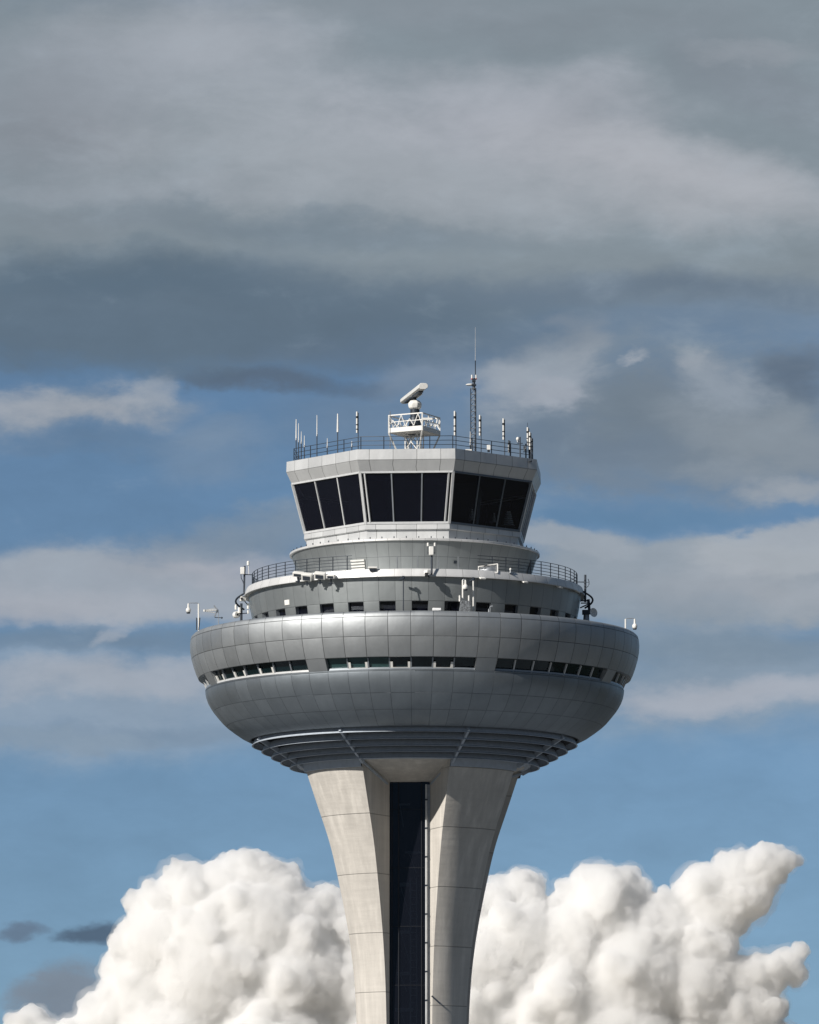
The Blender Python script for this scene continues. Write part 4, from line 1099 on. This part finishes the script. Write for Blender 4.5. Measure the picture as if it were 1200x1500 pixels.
# ------------------------------------------------------------------ cumulus banks, real billowing bodies far behind
def cumulus(name, label, puffs, seed, Y, mat, voxel=2.4, extra=9, depth=.35):
    rnd = random.Random(seed); k = (Y + D) / FPX
    sph = []
    for x, y, r in puffs:
        c = at(x, y, Y) + Vector((0, rnd.uniform(-.5, .5)*r*k*depth, 0)); sph.append((c, r*k, 0))
    base = list(sph)
    for c, r, lv in base:
        for _ in range(extra):
            d = Vector((rnd.gauss(0, 1), -abs(rnd.gauss(0, .9)) if rnd.random() < .75 else abs(rnd.gauss(0, 1)), rnd.gauss(.25, .8))).normalized()
            rr = r*rnd.uniform(.28, .48); p = c + d*(r*.74); sph.append((p, rr, 1))
            if r/k > 25:
                for _ in range(4):
                    d2 = (d + Vector((rnd.gauss(0, .6), rnd.gauss(0, .6), rnd.gauss(.1, .6)))).normalized(); r2 = rr*rnd.uniform(.3, .5)
                    sph.append((p + d2*rr*.88, r2, 2))
    cen = at(sum(p[0] for p in puffs)/len(puffs), sum(p[1] for p in puffs)/len(puffs), Y)
    mb = MB()
    for c, r, lv in sph:
        mb.sphere(c - cen, r, 14 if lv else 24, 9 if lv else 16)
    me = bpy.data.meshes.new(name); me.from_pydata([tuple(v) for v in mb.v], [], mb.f); me.materials.append(mat)
    o = bpy.data.objects.new(name, me); COL.objects.link(o); o.location = cen
    rm = o.modifiers.new('rm', 'REMESH'); rm.mode = 'VOXEL'; rm.voxel_size = voxel*k; rm.use_smooth_shade = True
    for i, (s, st, typ) in enumerate(((70, 10, 'C'), (24, 4, 'V'), (13, 4.4, 'V'), (16, 5, 'C'), (8, 4.2, 'V'), (5, 2.6, 'V'))):
        t = bpy.data.textures.new('t', 'VORONOI' if typ == 'V' else 'CLOUDS'); t.noise_scale = s*k
        if typ == 'C': t.noise_depth = 4
        else: t.distance_metric = 'DISTANCE_SQUARED'
        dm = o.modifiers.new('d', 'DISPLACE'); dm.texture = t; dm.texture_coords = 'LOCAL'; dm.mid_level = .35 if typ == 'V' else .5; dm.strength = (-st if typ == 'V' else st)*k
    rm = o.modifiers.new('rm2', 'REMESH'); rm.mode = 'VOXEL'; rm.voxel_size = 1.7*k; rm.use_smooth_shade = True
    dg = bpy.context.evaluated_depsgraph_get(); nm = bpy.data.meshes.new_from_object(o.evaluated_get(dg)); 
    o.modifiers.clear(); o.data = nm; nm.polygons.foreach_set('use_smooth', [True]*len(nm.polygons))
    f = bpy.data.objects.new('fringe', me); COL.objects.link(f); f.parent = o
    rm = f.modifiers.new('rm', 'REMESH'); rm.mode = 'VOXEL'; rm.voxel_size = 4*k
    for s, st, mid in ((90, 26, .38), (22, 20, .40), (8, 9, .42)):
        t = bpy.data.textures.new('t', 'CLOUDS'); t.noise_scale = s*k; t.noise_depth = 5
        dm = f.modifiers.new('d', 'DISPLACE'); dm.texture = t; dm.texture_coords = 'LOCAL'; dm.mid_level = mid; dm.strength = st*k
    rm = f.modifiers.new('rm2', 'REMESH'); rm.mode = 'VOXEL'; rm.voxel_size = 3*k; rm.use_smooth_shade = True
    dg = bpy.context.evaluated_depsgraph_get(); nm = bpy.data.meshes.new_from_object(f.evaluated_get(dg)); f.modifiers.clear(); f.data = nm
    nm.materials.clear(); nm.materials.append(FM)
    return tag(o, label, 'cloud', 'bright cumulus banks low behind the tower')
def cloud_mat(name, dens, aniso):
    m = bpy.data.materials.new(name); m.use_nodes = True; nt = m.node_tree; N, L = nt.nodes, nt.links
    for n in list(N): N.remove(n)
    out = N.new('ShaderNodeOutputMaterial'); v = N.new('ShaderNodeVolumeScatter')
    v.inputs['Color'].default_value = (1, 1, 1, 1); v.inputs['Density'].default_value = dens; v.inputs['Anisotropy'].default_value = aniso
    ab = N.new('ShaderNodeVolumeAbsorption'); ab.inputs['Color'].default_value = (.16, .13, 0, 1); ab.inputs['Density'].default_value = dens*.022
    ad = N.new('ShaderNodeAddShader'); L.new(v.outputs[0], ad.inputs[0]); L.new(ab.outputs[0], ad.inputs[1]); L.new(ad.outputs[0], out.inputs['Volume'])
    return m
scene.cycles.volume_bounces = 28; scene.cycles.max_bounces = 28
CM = cloud_mat('cumulus_droplets', .045, .1)
FM = cloud_mat('cumulus_fringe_droplets', .004, .0)
CY = 16000
LEFT = [(372, 1285, 38), (400, 1300, 40), (330, 1300, 44), (275, 1305, 42), (300, 1340, 60), (228, 1338, 40), (235, 1385, 60), (200, 1405, 42), (172, 1420, 26), (420, 1288, 16), (428, 1275, 14), (380, 1370, 80),
        (475, 1325, 30), (445, 1350, 45), (500, 1340, 30), (540, 1370, 50), (310, 1430, 90), (215, 1470, 60), (430, 1440, 90), (520, 1450, 80), (590, 1440, 80), (150, 1500, 40), (45, 1490, 20), (30, 1510, 26), (60, 1520, 30), (250, 1540, 90), (400, 1560, 110), (560, 1560, 110), (110, 1540, 50)]
RIGHT = [(690, 1340, 40), (725, 1330, 38), (765, 1305, 32), (745, 1325, 34), (870, 1300, 36), (840, 1325, 34), (815, 1340, 30), (905, 1310, 36), (885, 1350, 70), (945, 1330, 26), (975, 1330, 24), (1000, 1320, 22), (1030, 1300, 36), (1075, 1285, 36), (1120, 1270, 34),
         (1150, 1262, 18), (1170, 1260, 8), (1050, 1330, 52), (1095, 1310, 40), (970, 1380, 60), (1030, 1390, 50), (760, 1390, 70), (830, 1400, 80), (700, 1420, 80), (920, 1440, 90), (1010, 1450, 70), (1080, 1440, 40), (1120, 1430, 34), (1150, 1412, 24), (1172, 1395, 14), (1165, 1425, 20), (1095, 1475, 50), (1050, 1510, 60),
         (800, 1490, 100), (900, 1540, 110), (700, 1520, 90), (1010, 1550, 90), (1110, 1530, 50), (1140, 1540, 40)]
cumulus('cumulus_cloud', 'huge bright white cumulus bank low in the sky left of the tower legs', LEFT, 5, CY, CM)
cumulus('cumulus_cloud', 'huge bright white cumulus bank low in the sky right of the tower legs', RIGHT, 11, CY, CM)
